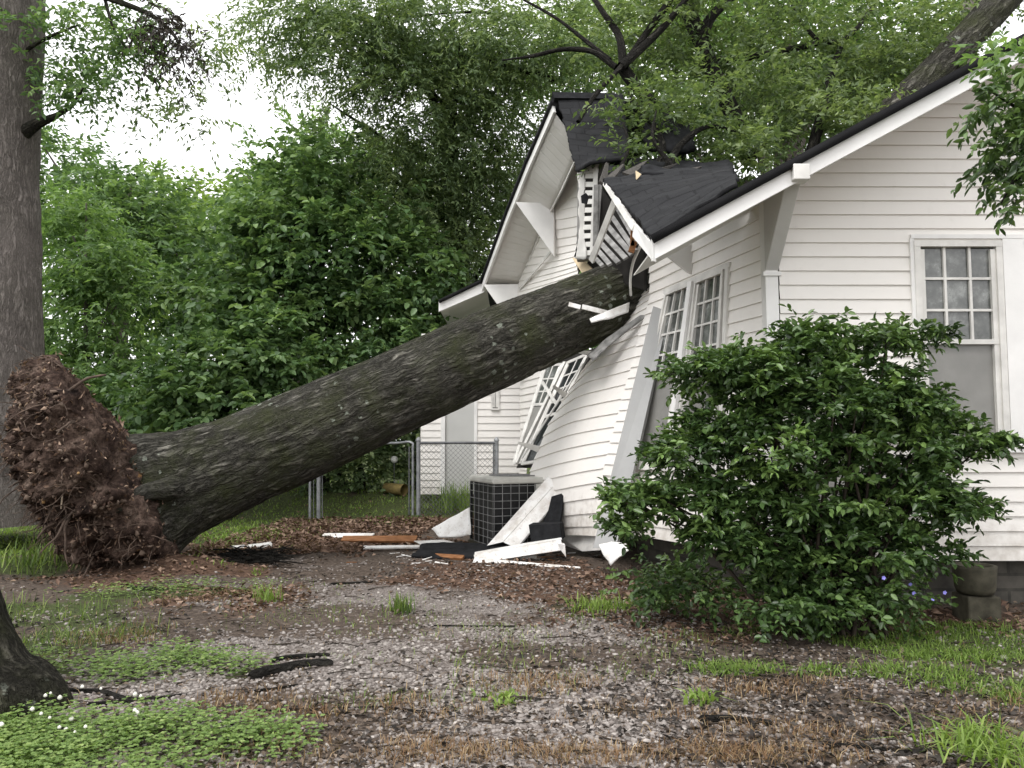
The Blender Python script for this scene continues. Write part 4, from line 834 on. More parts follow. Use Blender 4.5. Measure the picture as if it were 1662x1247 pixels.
# root plate
rc = P(197, 768, 7.80); ra = nrm(A(-.80, -.36, -.50)); tx = nrm(np.cross(ra, A(0, 1, 0.2))); ty = np.cross(ra, tx)
nr_, nt_ = 130, 300
rho = np.sin(np.linspace(0, np.pi / 2, nr_))[:, None]; th = np.linspace(0, 2 * np.pi, nt_, endpoint=False)[None]
ang = np.stack([np.cos(th), np.sin(th), 0 * th], -1)
Rd = 1.16 * (1 + .10 * (fbm(ang * 14 + 5, 83, 3) - .5) + .50 * (fbm(ang * 1.7 + 5, 77, 3) - .5) + .22 * (fbm(ang * 5 + 5, 79, 2) - .5))
dome = .60 * np.sqrt(np.clip(1 - rho ** 2.2, 0, 1)) * (1 + 0 * th)
Sx = rho * Rd
base = rc + (Sx * np.cos(th))[..., None] * tx + (Sx * np.sin(th))[..., None] * ty
pts = base + (dome + rho ** 3 * .16 * (fbm(ang * 3.5 + 2, 87, 4) - .45))[..., None] * ra
nzv = fbm(pts * 2.3, 91, 5) - .5; nzf = 1 - np.abs(fbm(pts * 6.5, 93, 4) * 2 - 1) * 2
outd = nrm(ra * .8 + (pts - rc) * .6)
pts = pts + outd * ((.55 * nzv + .11 * nzf + .16 * (fbm(pts * 13, 95, 4) - .5) + .05 * (fbm(pts * 40, 96, 2) - .5)) * (.6 + .4 * np.minimum(1, (1 - rho) * 6)))[..., None]
rim0 = pts[-1]; nb_ = 14
bk_r = np.stack([rim0 + ((rc - ra * .26) - rim0) * q for q in np.linspace(.03, .97, nb_)])
bk_r = bk_r - ra * (.22 * (fbm(bk_r * 7, 97, 4) - .35) + .08 * (fbm(bk_r * 24, 98, 3) - .5))[..., None]
PV = np.concatenate([pts.reshape(-1, 3), bk_r.reshape(-1, 3)]); nr_all = nr_ + nb_
i = np.arange(nr_all - 1)[:, None]; j = np.arange(nt_)[None]; j2 = (j + 1) % nt_
Q = np.stack([i * nt_ + j, i * nt_ + j2, (i + 1) * nt_ + j2, (i + 1) * nt_ + j], -1).reshape(-1, 4)
rp = obj('root_plate', PV, Q, M['soil'], ft, smooth=False)
for k, tt in enumerate((.4, 1.3, 2.2, 3.1, 4.0, 4.9, 5.7)):
    jx = int(tt / 6.283 * nt_); e = rim0[jx] * .85 + rc * .15 - ra * .02; s0 = P(300, 786, 7.9) + (e - rc) * .22
    if e[2] > rc[2] + .12: continue
    TB().add([s0, s0 * .5 + e * .5 - ra * .10, e, e + (e - rc) * .18 + ra * .12], [.13, .10, .055, .012], 40, 16, .012, 12, k).build('buttress_root', M['bark'], ft)
r2 = np.random.default_rng(12)
ir, it = r2.integers(2, nr_, 2600), r2.integers(0, nt_, 2600); csz = np.clip(np.abs(r2.normal(0, .009, 2600)) + .003, 0, .028)
V, Q = lumps(r2, pts[ir, it] + outd[ir, it] * (csz * .3)[:, None] + r2.normal(0, .01, (2600, 3)), csz)
t = NT('soil_clod'); v = t.attr('var').outputs['Fac']
M['clod'] = t.pbr(t.ramp(v, [(0, (.03, .02, .016)), (.45, (.10, .072, .056)), (.85, (.24, .185, .145)), (1, (.40, .25, .12))]), .95, .1, t.noise(70, 4), .5, .006)
tag(obj('soil_clods', V, Q, M['clod'], rp, {'var': np.repeat(np.clip(r2.normal(.45, .22, 2600), 0, 1), 12)}), kind='stuff')
k = 1500; ir, it = r2.integers(40, nr_, k), r2.integers(0, nt_, k); kb = r2.integers(0, nb_ - 5, 700); kt = r2.integers(0, nt_, 700)
pos_ = np.vstack([pts[ir, it] + outd[ir, it] * .02, bk_r[kb, kt] - ra * .015]); nor_ = np.vstack([outd[ir, it], np.repeat(-ra[None], 700, 0)]); k += 700
V, Q, va = leaf_mesh(pos_, r2.normal(size=(k, 3)), nor_ + r2.normal(0, .5, (k, 3)), r2.uniform(.02, .07, k), r2.uniform(.012, .03, k), np.clip(r2.normal(.5, .3, k), 0, 1), fold=.3)
tag(obj('clinging_leaves', V, Q, M['lf_litter'], rp, {'var': va}), kind='stuff')
def root_path(r, p, d, L, n=6, wig=.25, droop=.25):
    out = [p]; d = nrm(d)
    for k in range(n - 1):
        d = nrm(d + r.normal(0, wig, 3) - A(0, 0, droop * .5)); out.append(out[-1] + d * L / (n - 1))
    return out
for k in range(34):
    ir, it = r2.integers(15, nr_ - 4), r2.integers(0, nt_); p0 = pts[ir, it] - outd[ir, it] * .08
    L = r2.uniform(.15, .55); rad0 = r2.uniform(.004, .017)
    dd = outd[ir, it] * .5 + nrm(pts[ir, it] - rc) * .7 + r2.normal(0, .45, 3)
    TB().add(root_path(r2, p0, dd, L, 6, .18, .35), np.linspace(rad0, rad0 * .3, 6), 20, 7, rad0 * .2, 20, k).build('root', M['root'], rp)
for (a, b_, c_, lab) in (((101, 740, 6.75), (103, 780, 6.7), (99, 826, 6.7), 'pale broken root hanging down'), ((112, 660, 6.9), (107, 672, 6.85), (104, 690, 6.8), 'short pale root'), ((132, 676, 6.9), (137, 688, 6.9), (140, 694, 6.9), 'short pale root')):
    TB().add(pxp(a, b_, c_), [.012, .011, .006], 14, 6).build('root', M['root_pale'], rp)
tb = TB()
for k in range(1300):
    ir, it = r2.integers(4, nr_ - 2), r2.integers(0, nt_); p0 = pts[ir, it] - outd[ir, it] * .03
    L = r2.uniform(.06, .34); dd = outd[ir, it] * .6 + r2.normal(0, .7, 3) + A(0, 0, -.2)
    tb.add(root_path(r2, p0, dd, L, 5, .4, .4), np.linspace(.0055, .0015, 5), 7, 4)
tag(tb.build('rootlets', M['root'], rp), kind='stuff')
# limbs of the fallen tree above the house
def limb(pts, r0, r1, seed, name='limb', m='limb', parent=None, bark=.004, seg=12):
    p = pxp(*pts); return TB().add(p, np.linspace(r0, r1, len(p)), len(p) * 8, seg, bark, 14, seed).build(name, M[m], parent)
for k, (pts_, r0, r1) in enumerate([
    ([(1060, 330, 9.0), (1100, 250, 9.4), (1010, 110, 9.6)], .13, .07), ([(938, 198, 8.9), (966, 155, 9.1), (1012, 104, 9.4), (1048, 55, 9.6), (1086, 2, 9.8), (1110, -40, 9.9)], .02, .05),
    ([(1008, 108, 9.4), (1045, 75, 9.5), (1082, 38, 9.6), (1120, -10, 9.8)], .055, .03), ([(1012, 112, 9.5), (1003, 56, 9.7), (980, 22, 9.8), (955, -15, 10)], .055, .025),
    ([(1000, 110, 9.5), (960, 84, 9.6), (920, 80, 9.7), (860, 92, 9.8), (815, 98, 9.9)], .04, .012), ([(990, 98, 9.6), (945, 62, 9.8), (900, 28, 10), (850, 0, 10.1)], .03, .012),
    ([(1215, 260, 9.6), (1196, 200, 9.8), (1166, 135, 10), (1140, 75, 10.2), (1122, 30, 10.3), (1105, -20, 10.4)], .10, .10), ([(1140, 60, 10.2), (1150, 35, 10.2), (1190, -5, 10.3)], .08, .05),
    ([(1150, 100, 10.1), (1200, 95, 10.1), (1275, 82, 10.1), (1330, 70, 10.2), (1368, 65, 10.3), (1410, 20, 10.4), (1430, -10, 10.5)], .05, .02), ([(1330, 70, 10.2), (1290, 20, 10.3), (1280, -10, 10.3)], .03, .015),
    ([(1060, 300, 8.4), (1075, 235, 8.6), (1050, 190, 8.8), (1020, 150, 9.0)], .05, .015), ([(1075, 290, 8.2), (1110, 230, 8.4), (1150, 205, 8.5), (1200, 215, 8.6)], .045, .012), ([(1000, 285, 8.0), (1020, 240, 8.2), (1012, 200, 8.4)], .02, .006), ([(1090, 270, 8.0), (1060, 225, 8.1), (1065, 180, 8.3)], .025, .006),
    ([(1300, 300, 9.3), (1330, 200, 9.6), (1350, 120, 9.9), (1368, 65, 10.3)], .08, .03)]):
    limb(pts_, r0, r1, k, parent=ft)
FL = [lobe_px(1060, 60, 10.4, 110, 80, .9), lobe_px(1180, 180, 9.4, 130, 80, .8), lobe_px(1270, 110, 10.2, 150, 100, 1.0), lobe_px(1400, 80, 10.6, 160, 100, 1.0), lobe_px(1330, 210, 9.2, 140, 60, .6), lobe_px(1100, 215, 8.9, 70, 50, .5), lobe_px(1450, 150, 10.4, 100, 60, .6), lobe_px(1030, 200, 8.8, 45, 50, .35), lobe_px(1240, 260, 8.6, 90, 30, .4), lobe_px(1540, 30, 11, 80, 50, .8), lobe_px(1150, 0, 10.8, 150, 60, .8), lobe_px(1010, 250, 8.2, 40, 25, .25)]
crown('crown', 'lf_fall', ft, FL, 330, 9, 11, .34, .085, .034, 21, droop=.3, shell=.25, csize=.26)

# ------------------------------------------------------------------ standing trees
GT = 'trees standing behind the house and yard'
def tree(name, label, base, top, r0, lobes, m, clumps, per, n, L, ln, wd, seed, bark='bark_grey', group=GT, droop=.25, shell=.45, csize=.4, nlimb=8, up=.8, hi=False, cat='tree', limbs=()):
    base = np.asarray(base, float); t_ = thing(name, base, label, cat, group); r = np.random.default_rng(seed)
    mid_ = base * .5 + np.asarray(top) * .5 + A(r.normal(0, .1), r.normal(0, .1), 0)
    TB().add([base - A(0, 0, .2), base + A(0, 0, .15), mid_, top], [r0 * 1.5, r0 * 1.1, r0 * .75, r0 * .25], 40, 20, r0 * .06, 8, seed).build('trunk', M[bark], t_)
    o, cc = crown('crown', m, t_, lobes, clumps, per, n, L, ln, wd, seed, droop, up, shell, csize, hi)
    tb = TB(); pick = r.choice(len(cc), min(nlimb, len(cc)), replace=False)
    for q in pick:
        f = r.uniform(.35, .95); s = base + (np.asarray(top) - base) * f; e = cc[q]; m_ = (s + e) / 2 + A(0, 0, .15 * np.linalg.norm(e - s)) + r.normal(0, .1, 3)
        tb.add([s, m_, e], [r0 * .32, r0 * .2, .012], 12, 7)
    for pth, a_, b_ in limbs: tb.add(pth, np.linspace(a_, b_, len(pth)), len(pth) * 6, 8, .004, 14, seed)
    tb.build('limbs', M['limb' if bark != 'bark_grey' else bark], t_)
    return t_
def gpt(px, Y): x = (px - 831) / F * Y; return A(x, Y, float(gz(x, Y)))
# tall trunk at the left edge, behind the root plate
lt_ = thing('oak_tree', gpt(-25, 9.3), 'tall grey-barked tree trunk at the left edge behind the root plate', 'tree', GT)
V, Q, B = tube(pxp((-35, 850, 9.3), (-32, 780, 9.3), (-30, 650, 9.3), (-28, 450, 9.3), (-30, 250, 9.3), (-26, 60, 9.3), (-22, -150, 9.4), (-10, -500, 9.6)), [.80, .66, .615, .60, .63, .65, .64, .6], 260, 90, .014, 13, 44, lambda s, th: 1 + .04 * np.sin(3 * th + s * .6) + .05 * np.exp(-((s - 4.0) / .3) ** 2) * np.cos(th - 4.2))
obj('trunk', V, Q, M['bark_grey'], lt_, {'bk': B}, True)
tb = TB(); tb.add(pxp((-10, 255, 9.25), (58, 203, 9.1), (95, 186, 9.0), (122, 166, 8.9), (136, 140, 8.9)), [.15, .062, .03, .02, .008], 30, 9, .004, 14, 1)
tb.add(pxp((-20, -80, 9.3), (120, -20, 8.8), (190, 2, 8.6), (250, 28, 8.5), (288, 66, 8.4), (300, 110, 8.4)), [.06, .045, .033, .024, .015, .006], 40, 9, .004, 14, 2)
tb.add(pxp((160, -40, 8.8), (172, 5, 8.7), (186, 50, 8.6), (205, 80, 8.6)), [.03, .02, .012, .006], 20, 6); tb.add(pxp((-10, 120, 9.3), (80, 60, 9.0), (130, 40, 8.9)), [.03, .02, .008], 20, 7)
tb.build('limb', M['bark_moss'], lt_)
crown('crown', 'lf_mid', lt_, [lobe_px(100, 90, 9.3, 70, 60, .6), lobe_px(160, 60, 9.0, 70, 50, .5), lobe_px(110, 160, 9.2, 55, 30, .4), lobe_px(165, 150, 8.9, 50, 25, .35), lobe_px(215, 90, 8.9, 40, 50, .35), lobe_px(90, 20, 9.3, 60, 30, .6), lobe_px(190, 10, 9.3, 80, 30, .5)], 60, 7, 10, .3, .085, .036, 31, droop=.35, shell=.2, csize=.22)
crown('crown', 'lf_dead', lt_, [lobe_px(270, 70, 8.5, 30, 40, .25), lobe_px(290, 105, 8.4, 18, 35, .2), lobe_px(250, 30, 8.5, 40, 20, .25), lobe_px(310, 60, 8.5, 25, 25, .2)], 26, 5, 9, .28, .08, .022, 32, droop=.8, shell=.1, csize=.16)
crown('crown', 'lf_oak', lt_, [lobe_px(320, 100, 8.6, 45, 45, .3), lobe_px(300, 190, 8.8, 50, 25, .3), lobe_px(215, 165, 8.8, 50, 18, .3), lobe_px(340, 60, 8.7, 40, 40, .3)], 26, 4, 8, .3, .08, .03, 33, droop=.5, shell=.1, csize=.2)
# mossy foot of a tree at the lower left
mt = thing('near_tree', A(-2.62, 3.42, 0), 'dark mossy flared tree foot with white lichen at the lower left, nearest the camera', 'tree')
V, Q, B = tube([A(-2.62, 3.5, -.25), A(-2.64, 3.5, -.02), A(-2.67, 3.5, .12), A(-2.71, 3.52, .35), A(-2.78, 3.55, .65), A(-2.86, 3.6, 1.1), A(-3.1, 3.7, 2.2), A(-3.35, 3.8, 4.5)], [.74, .60, .50, .43, .39, .36, .34, .30], 300, 150, .016, 12, 8, lambda s, th: 1 + np.clip(1 - s / .75, 0, 1) * (.07 * np.sin(4 * th + .5) + .05 * np.sin(7 * th)))
obj('trunk', V, Q, M['bark_moss'], mt, {'bk': B}, True)
# broad-leaved tree in the middle
tree('broadleaf_tree', 'dense broad-leaved tree with large grey-green leaves above the fallen trunk', gpt(520, 14.2), P(520, 290, 14.2), .16,
     [lobe_px(520, 285, 14, 60, 45, .7), lobe_px(470, 350, 14, 70, 50, .8), lobe_px(590, 350, 14, 80, 55, .9), lobe_px(400, 430, 13.6, 70, 45, .8), lobe_px(520, 420, 13.8, 100, 60, 1.0), lobe_px(640, 440, 14, 80, 70, .9), lobe_px(310, 490, 13.6, 60, 40, .7), lobe_px(450, 520, 13.4, 110, 60, 1.0), lobe_px(580, 540, 13.8, 100, 70, 1.0), lobe_px(680, 560, 14.2, 60, 60, .8)], 'lf_big', 300, 8, 9, .45, .135, .085, 51, 'bark_moss', droop=.3, csize=.34, hi=True, up=1.3)
tree('broadleaf_shrub', 'low broad-leaved shrub with pale grey-green leaves right behind the trunk base', gpt(370, 12.0), P(370, 620, 12.2), .08,
     [lobe_px(380, 590, 12.2, 85, 40, .7), lobe_px(280, 640, 12, 60, 40, .6), lobe_px(460, 600, 12.4, 60, 40, .5), lobe_px(360, 660, 12, 110, 45, .7), lobe_px(240, 690, 12, 40, 25, .4), lobe_px(430, 540, 12.6, 45, 30, .5)], 'lf_big', 140, 8, 9, .38, .125, .08, 52, 'bark_moss', group='shrubs behind the fallen trunk', droop=.3, csize=.26, hi=True, up=1.3, cat='shrub', nlimb=6)
tree('young_tree', 'slender light green young tree between the left trunk and the broad-leaved tree', gpt(150, 13.5), P(140, 330, 13.5), .05,
     [lobe_px(140, 400, 13.5, 60, 70, .6), lobe_px(110, 500, 13.5, 60, 80, .7), lobe_px(180, 520, 13.6, 70, 80, .7), lobe_px(90, 360, 13.8, 40, 50, .5), lobe_px(200, 440, 13.8, 40, 40, .5), lobe_px(150, 610, 13.6, 80, 50, .7)], 'lf_light', 170, 7, 11, .45, .12, .05, 53, droop=.5, csize=.34)
tree('shade_tree', 'rounded mid green tree behind the slender young tree at left', gpt(200, 19), P(210, 300, 19), .2,
     [lobe_px(150, 340, 19, 120, 65, 1.8), lobe_px(230, 365, 19, 65, 65, 1.4), lobe_px(80, 280, 19.5, 70, 55, 1.5), lobe_px(200, 420, 18.5, 120, 90, 1.6), lobe_px(290, 400, 18.5, 60, 90, 1.2)], 'lf_mid', 260, 7, 10, .6, .17, .075, 54, csize=.5)
tree('lime_tree', 'bright yellow-green tree farthest away below the gap of sky', gpt(330, 30), P(330, 310, 30), .2,
     [lobe_px(330, 405, 30, 60, 60, 2), lobe_px(250, 355, 30, 50, 50, 2), lobe_px(400, 360, 29, 45, 55, 2), lobe_px(340, 450, 28, 110, 80, 2)], 'lf_far', 150, 7, 10, .9, .28, .14, 55, csize=.8)
tree('maple_tree', 'tall soft green tree rising right of the sky gap', gpt(480, 22), P(480, 250, 22), .2,
     [lobe_px(490, 255, 22, 70, 50, 1.6), lobe_px(435, 330, 22, 45, 60, 1.2), lobe_px(550, 290, 22, 80, 70, 1.5), lobe_px(420, 380, 22, 60, 60, 1.2), lobe_px(640, 330, 22, 80, 80, 1.4)], 'lf_mid', 210, 7, 10, .6, .18, .08, 56, csize=.55)
tree('willow_oak', 'dark fine-leaved oak overhanging the top, just left of the house ridge', gpt(760, 17), P(720, 60, 16), .28,
     [lobe_px(480, 40, 13.5, 90, 50, 1.0), lobe_px(560, 110, 13.5, 110, 60, 1.0), lobe_px(700, 40, 13.5, 140, 60, 1.2), lobe_px(690, 160, 14, 130, 70, 1.2), lobe_px(820, 60, 13.5, 110, 70, 1.2), lobe_px(830, 180, 14.5, 80, 80, 1.0), lobe_px(740, 270, 15, 110, 70, 1.2), lobe_px(620, 240, 14.5, 70, 50, .8), lobe_px(930, 50, 13.5, 90, 60, 1.0), lobe_px(580, 30, 13, 100, 40, 1.0), lobe_px(430, 100, 13.5, 35, 18, .5), lobe_px(680, 330, 15, 90, 60, 1.0), lobe_px(790, 130, 15, 90, 80, 1.0)], 'lf_oak', 620, 8, 13, .5, .105, .036, 57, 'limb', droop=.45, csize=.38, nlimb=10, shell=.15,
     limbs=[(pxp((900, 130, 14), (780, 95, 13.8), (660, 85, 13.6), (550, 95, 13.5)), .05, .012), (pxp((870, 30, 14), (780, 20, 13.8), (640, 30, 13.6)), .04, .01), (pxp((760, 220, 15), (700, 150, 14.5), (640, 120, 14), (590, 105, 13.8)), .05, .012)])
tree('dark_oak', 'dark green tree in shade behind the far eave of the house', gpt(690, 16.5), P(690, 330, 16.5), .25,
     [lobe_px(680, 400, 16, 100, 90, 1.2), lobe_px(760, 360, 16.5, 80, 80, 1.2), lobe_px(640, 500, 16, 80, 80, 1.0), lobe_px(730, 480, 16, 80, 90, 1.0), lobe_px(800, 290, 16.5, 60, 60, 1.0), lobe_px(690, 590, 16, 70, 70, .8)], 'lf_oak', 330, 7, 12, .5, .12, .045, 58, 'limb', droop=.4, csize=.4, nlimb=14)
tree('tulip_tree', 'light green leafy tree behind the front roof slope', gpt(1260, 17), P(1280, 60, 17), .25,
     [lobe_px(1150, 120, 17, 130, 110, 1.5), lobe_px(1300, 60, 17, 140, 110, 1.6), lobe_px(1440, 60, 17, 120, 110, 1.6), lobe_px(1010, 60, 18, 110, 90, 1.5), lobe_px(1350, 190, 17, 130, 60, 1.2), lobe_px(900, 110, 18, 60, 60, 1)], 'lf_light', 330, 7, 10, .6, .17, .08, 59, csize=.5, shell=.3, nlimb=14)
TB().add(pxp((1575, 160, 14), (1572, 60, 14), (1578, -60, 14)), [.14, .13, .12], 30, 16, .006, 10, 5)
bt = thing('distant_trunk', gpt(1572, 14), 'pale upright trunk seen beyond the leaning trunk above the roof', 'tree', GT)
TB().add([gpt(1572, 14), P(1574, 300, 14), P(1572, 60, 14), P(1578, -80, 14)], [.2, .16, .14, .12], 40, 16, .006, 10, 5).build('trunk', M['bark_grey'], bt)
# undergrowth as separate bushes
for k, (px, py, Y, rx, ry, m, lab) in enumerate([(40, 740, 14.5, 110, 70, 'lf_mid', 'leafy green bush at the left edge beyond the root plate'), (215, 650, 13.2, 70, 60, 'lf_mid', 'green bush just above the top of the root plate'),
        (590, 680, 14.5, 100, 70, 'lf_oak', 'dark bush behind the middle of the trunk'), (560, 760, 14.6, 90, 45, 'lf_oak', 'dark shaded bush under the trunk behind the gate'), (680, 640, 14.8, 50, 90, 'lf_oak', 'dark bush against the rear wall of the house'), (130, 680, 15.5, 90, 80, 'lf_oak', 'shaded bush low behind the root plate')]):
    tree('bush', lab, gpt(px, Y), P(px, py - ry * .3, Y), .05, [lobe_px(px, py, Y, rx, ry, .8), lobe_px(px + rx * .5, py + ry * .4, Y - .2, rx * .6, ry * .6, .6), lobe_px(px - rx * .5, py + ry * .35, Y - .2, rx * .6, ry * .6, .6)], m, 60, 7, 9, .42, .12, .06, 70 + k, 'limb', 'shrubs behind the fallen trunk', csize=.3, cat='bush', nlimb=5)
# far wood that closes the view
TL = [(A(x, 36 + 3 * math.sin(x), 2.2 + 1.8 * abs(math.sin(x * .7))), 3.2, 2.0, 3.0 + 1.2 * abs(math.sin(x * 1.3))) for x in np.arange(-34, 36, 2.6)]
TL += [(A(x, 38, 8.5 + 1.5 * math.sin(x)), 3.2, 2, 3.0) for x in np.arange(-2, 34, 2.6)]
o, _ = crown('treeline', 'lf_mid', None, TL, 620, 7, 9, 1.2, .42, .26, 81, csize=.9, shell=.3)
tag(o, 'far green wood closing the view behind all the trees', 'woods', kind='stuff')
# branch reaching in at the right edge
rt_ = thing('leafy_tree', gpt(1850, 4.6), 'dark-leaved branch hanging in at the right edge in front of the gable', 'tree')
TB().add([gpt(1850, 4.6) - A(0, 0, .1), P(1840, 600, 4.5), P(1800, 200, 4.4), P(1770, -200, 4.3)], [.10, .08, .06, .04], 40, 12, .004, 14, 3).build('trunk', M['limb'], rt_)
tb = TB(); tb.add(pxp((1805, 230, 4.4), (1740, 200, 4.4), (1680, 190, 4.35), (1610, 150, 4.3)), [.03, .02, .014, .005], 24, 7); tb.add(pxp((1810, 330, 4.4), (1720, 290, 4.3), (1650, 290, 4.3), (1625, 330, 4.3)), [.03, .02, .012, .004], 24, 7); tb.build('limbs', M['limb'], rt_)
crown('crown', 'lf_bush', rt_, [lobe_px(1640, 160, 4.35, 45, 40, .22), lobe_px(1600, 160, 4.3, 30, 25, .12), lobe_px(1650, 250, 4.35, 35, 50, .2), lobe_px(1655, 340, 4.35, 25, 40, .15), lobe_px(1700, 220, 4.4, 50, 100, .3)], 62, 4, 9, .16, .062, .026, 91, droop=.5, shell=.1, csize=.09, hi=True)
crown('crown', 'lf_light', rt_, [lobe_px(1650, 110, 4.4, 25, 25, .12), lobe_px(1620, 80, 4.5, 30, 10, .12)], 14, 3, 8, .15, .06, .024, 92, droop=.3, shell=.1, csize=.07, hi=True)

# ------------------------------------------------------------------ shrub in front of the house
sb_ = thing('holly_shrub', A(2.0, 4.95, 0), 'big glossy dark green shrub in front of the house corner window', 'shrub')
SH = [(1318, 535, 34, 18), (1300, 575, 50, 22), (1190, 600, 75, 22), (1265, 625, 105, 30), (1440, 560, 42, 16), (1500, 553, 20, 8), (1400, 620, 90, 32), (1340, 670, 130, 34), (1180, 680, 70, 35), (1110, 615, 26, 10), (1470, 660, 60, 30), (1590, 728, 36, 14), (1540, 705, 45, 22), (1270, 735, 140, 40), (1440, 745, 110, 45), (1100, 740, 40, 22), (1030, 825, 38, 20), (1110, 812, 62, 26), (1200, 800, 65, 35), (1330, 815, 120, 45), (1480, 830, 85, 45), (1585, 838, 32, 8), (1530, 812, 35, 20), (1400, 890, 110, 36), (1250, 890, 55, 30), (1012, 866, 16, 8), (1160, 876, 45, 14), (1500, 905, 50, 25), (1320, 935, 70, 25)]
lob = [lobe_px(1290 + (px - 1290) * (.97 if px < 1290 else .93), 500 + (py - 500) * .965, 5.0, rx * .93, ry * .95, .12 + rx * .0028) for px, py, rx, ry in SH]
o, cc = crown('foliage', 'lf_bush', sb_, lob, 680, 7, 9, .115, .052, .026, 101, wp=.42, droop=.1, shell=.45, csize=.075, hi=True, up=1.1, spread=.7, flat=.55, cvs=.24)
tb = TB(); r = np.random.default_rng(5); bs = A(2.0, 5.05, 0)
for q in r.choice(len(cc), 60, replace=False):
    e = cc[q]; s = bs + A(r.normal(0, .15), r.normal(0, .08), 0); tb.add([s, (s * .6 + e * .4) + A(0, 0, .12), e], [.016, .011, .004], 12, 5)
tb.build('stems', M['twig'], sb_)
# periwinkle and ivy at its foot
GC = [lobe_px(1390, 968, 4.85, 75, 18, .25), lobe_px(1250, 975, 4.95, 60, 14, .3), lobe_px(1450, 965, 5.2, 45, 22, .2), lobe_px(1110, 950, 5.4, 90, 22, .3), lobe_px(1330, 960, 5.0, 90, 30, .3)]
o, cc = crown('ground_cover', 'lf_bush', None, GC, 130, 5, 8, .14, .045, .026, 102, droop=.2, shell=.1, csize=.10, hi=True, up=.9)
tag(o, 'dark periwinkle leaves creeping round the foot of the big shrub', 'ground cover', kind='stuff')
fl = MB()
r = np.random.default_rng(9)
for (px, py, Y) in ((1434, 938, 4.6), (1483, 963, 4.8), (1533, 962, 4.8), (1477, 948, 4.9), (1514, 972, 4.75)):
    c = P(px, py, Y)
    for q in range(5):
        a = q * 2 * math.pi / 5; d = A(math.cos(a), -.3, math.sin(a)) * .013; e = A(-math.sin(a), 0, math.cos(a)) * .006
        fl.add([c, c + d * .6 + e, c + d, c + d * .6 - e], [(0, 1, 2, 3)])
tag(fl.build('periwinkle_flowers', M['flower_p']), 'tiny violet periwinkle flowers dotted under the big shrub', 'flowers', kind='stuff')

# ------------------------------------------------------------------ ground scatter
def scatter(r, n, x0, x1, y0, y1, f):
    x = r.uniform(x0, x1, n); u = r.random(n); y = 1 / (1 / y0 * (1 - u) + 1 / y1 * u) if y0 > 0 else r.uniform(y0, y1, n)
    x = x * y if abs(x1) < 1.01 and abs(x0) < 1.01 else x
    k = r.random(n) < f(x, y); return x[k], y[k]
def blades(name, m, x, y, h, wd, seed, label, cat, lean=.35, var=None, kind='stuff', parent=None, z0=None):
    r = np.random.default_rng(seed); n = len(x); z = gz(x, y) if z0 is None else z0
    b = np.stack([x, y, z - .004], -1); a = r.uniform(0, 2 * np.pi, n); d = np.stack([np.cos(a), np.sin(a), 0 * a], -1); s = np.stack([-np.sin(a), np.cos(a), 0 * a], -1)
    h = h * r.uniform(.45, 1.3, n); ln = (lean * np.abs(r.normal(.8, .6, n)))[:, None]; h = h[:, None]; wd = wd * r.uniform(.6, 1.3, n)[:, None]
    p1 = b + UPV * h * .55 + d * h * ln * .35; p2 = b + UPV * h * (1 - .25 * ln) + d * h * ln
    V = np.stack([b - s * wd / 2, b + s * wd / 2, p1 + s * wd * .4, p1 - s * wd * .4, p2], 1).reshape(-1, 3); q = np.arange(n)[:, None] * 5
    Fc = np.vstack([q + np.array([[0, 1, 2]]), q + np.array([[0, 2, 3]]), q + np.array([[3, 2, 4]])])
    v = np.clip(r.normal(.5, .25, n), 0, 1) if var is None else var
    return tag(obj(name, V, Fc, M[m], parent, {'var': np.repeat(v, 5)}), label, cat, kind=kind)
r = np.random.default_rng(60)
pn = lambda x, y, s, seed: fbm(np.stack([x, y, 0 * x], -1) * s, seed, 3)
# gravel stones
x, y = scatter(r, 125000, -.75, .75, 2.5, 11, lambda x, y: grav(x, y) * np.clip(1.25 - .05 * y, .2, 1))
n = len(x); sz = np.abs(r.normal(.0056, .0034, n)) + .003
sc_ = np.stack([r.uniform(.7, 1.4, n), r.uniform(.7, 1.4, n), r.uniform(.45, .85, n)], -1) * sz[:, None]; a = r.uniform(0, 6.28, n)
Vv = ico[None] * sc_[:, None] * r.uniform(.78, 1.2, (n, 12, 1)); ca, sa = np.cos(a)[:, None], np.sin(a)[:, None]
Vv = np.stack([Vv[..., 0] * ca - Vv[..., 1] * sa, Vv[..., 0] * sa + Vv[..., 1] * ca, Vv[..., 2]], -1) + np.stack([x, y, gz(x, y) + sz * .15], -1)[:, None]
var = np.clip(r.normal(.48, .2, n) + (r.random(n) < .02) * .35, 0, 1)
tag(obj('gravel', Vv.reshape(-1, 3), (np.arange(n)[:, None, None] * 12 + icf[None]).reshape(-1, 3), M['stone'], None, {'var': np.repeat(var, 12)}), 'grey gravel stones spread over the drive', 'gravel', kind='stuff')
# dead leaves
def litter(name, n, f, size, seed, m, label, y0=2.5, y1=16):
    r = np.random.default_rng(seed); x, y = scatter(r, n, -.75, .75, y0, y1, f); k = len(x)
    pos = np.stack([x, y, gz(x, y) + r.uniform(.002, .02, k)], -1); ax = r.normal(size=(k, 3)) * A(1, 1, .25); nr = UPV + r.normal(0, .45, (k, 3)); s = size * r.uniform(.6, 1.3, k)
    V, Fc, va = leaf_mesh(pos, ax, nr, s, s * .5, np.clip(r.normal(.45, .25, k), 0, 1), fold=.3)
    return tag(obj(name, V, Fc, M[m], None, {'var': va}), label, 'leaf litter', kind='stuff')
litter('leaf_litter', 70000, lambda x, y: np.clip(mask(x, y, LITTER), 0, 1) * np.clip(pn(x, y, 1.3, 5) * 1.6 - .2, .1, 1), .055, 61, 'lf_litter', 'reddish brown dead leaves lying under the trunk and along the wall')
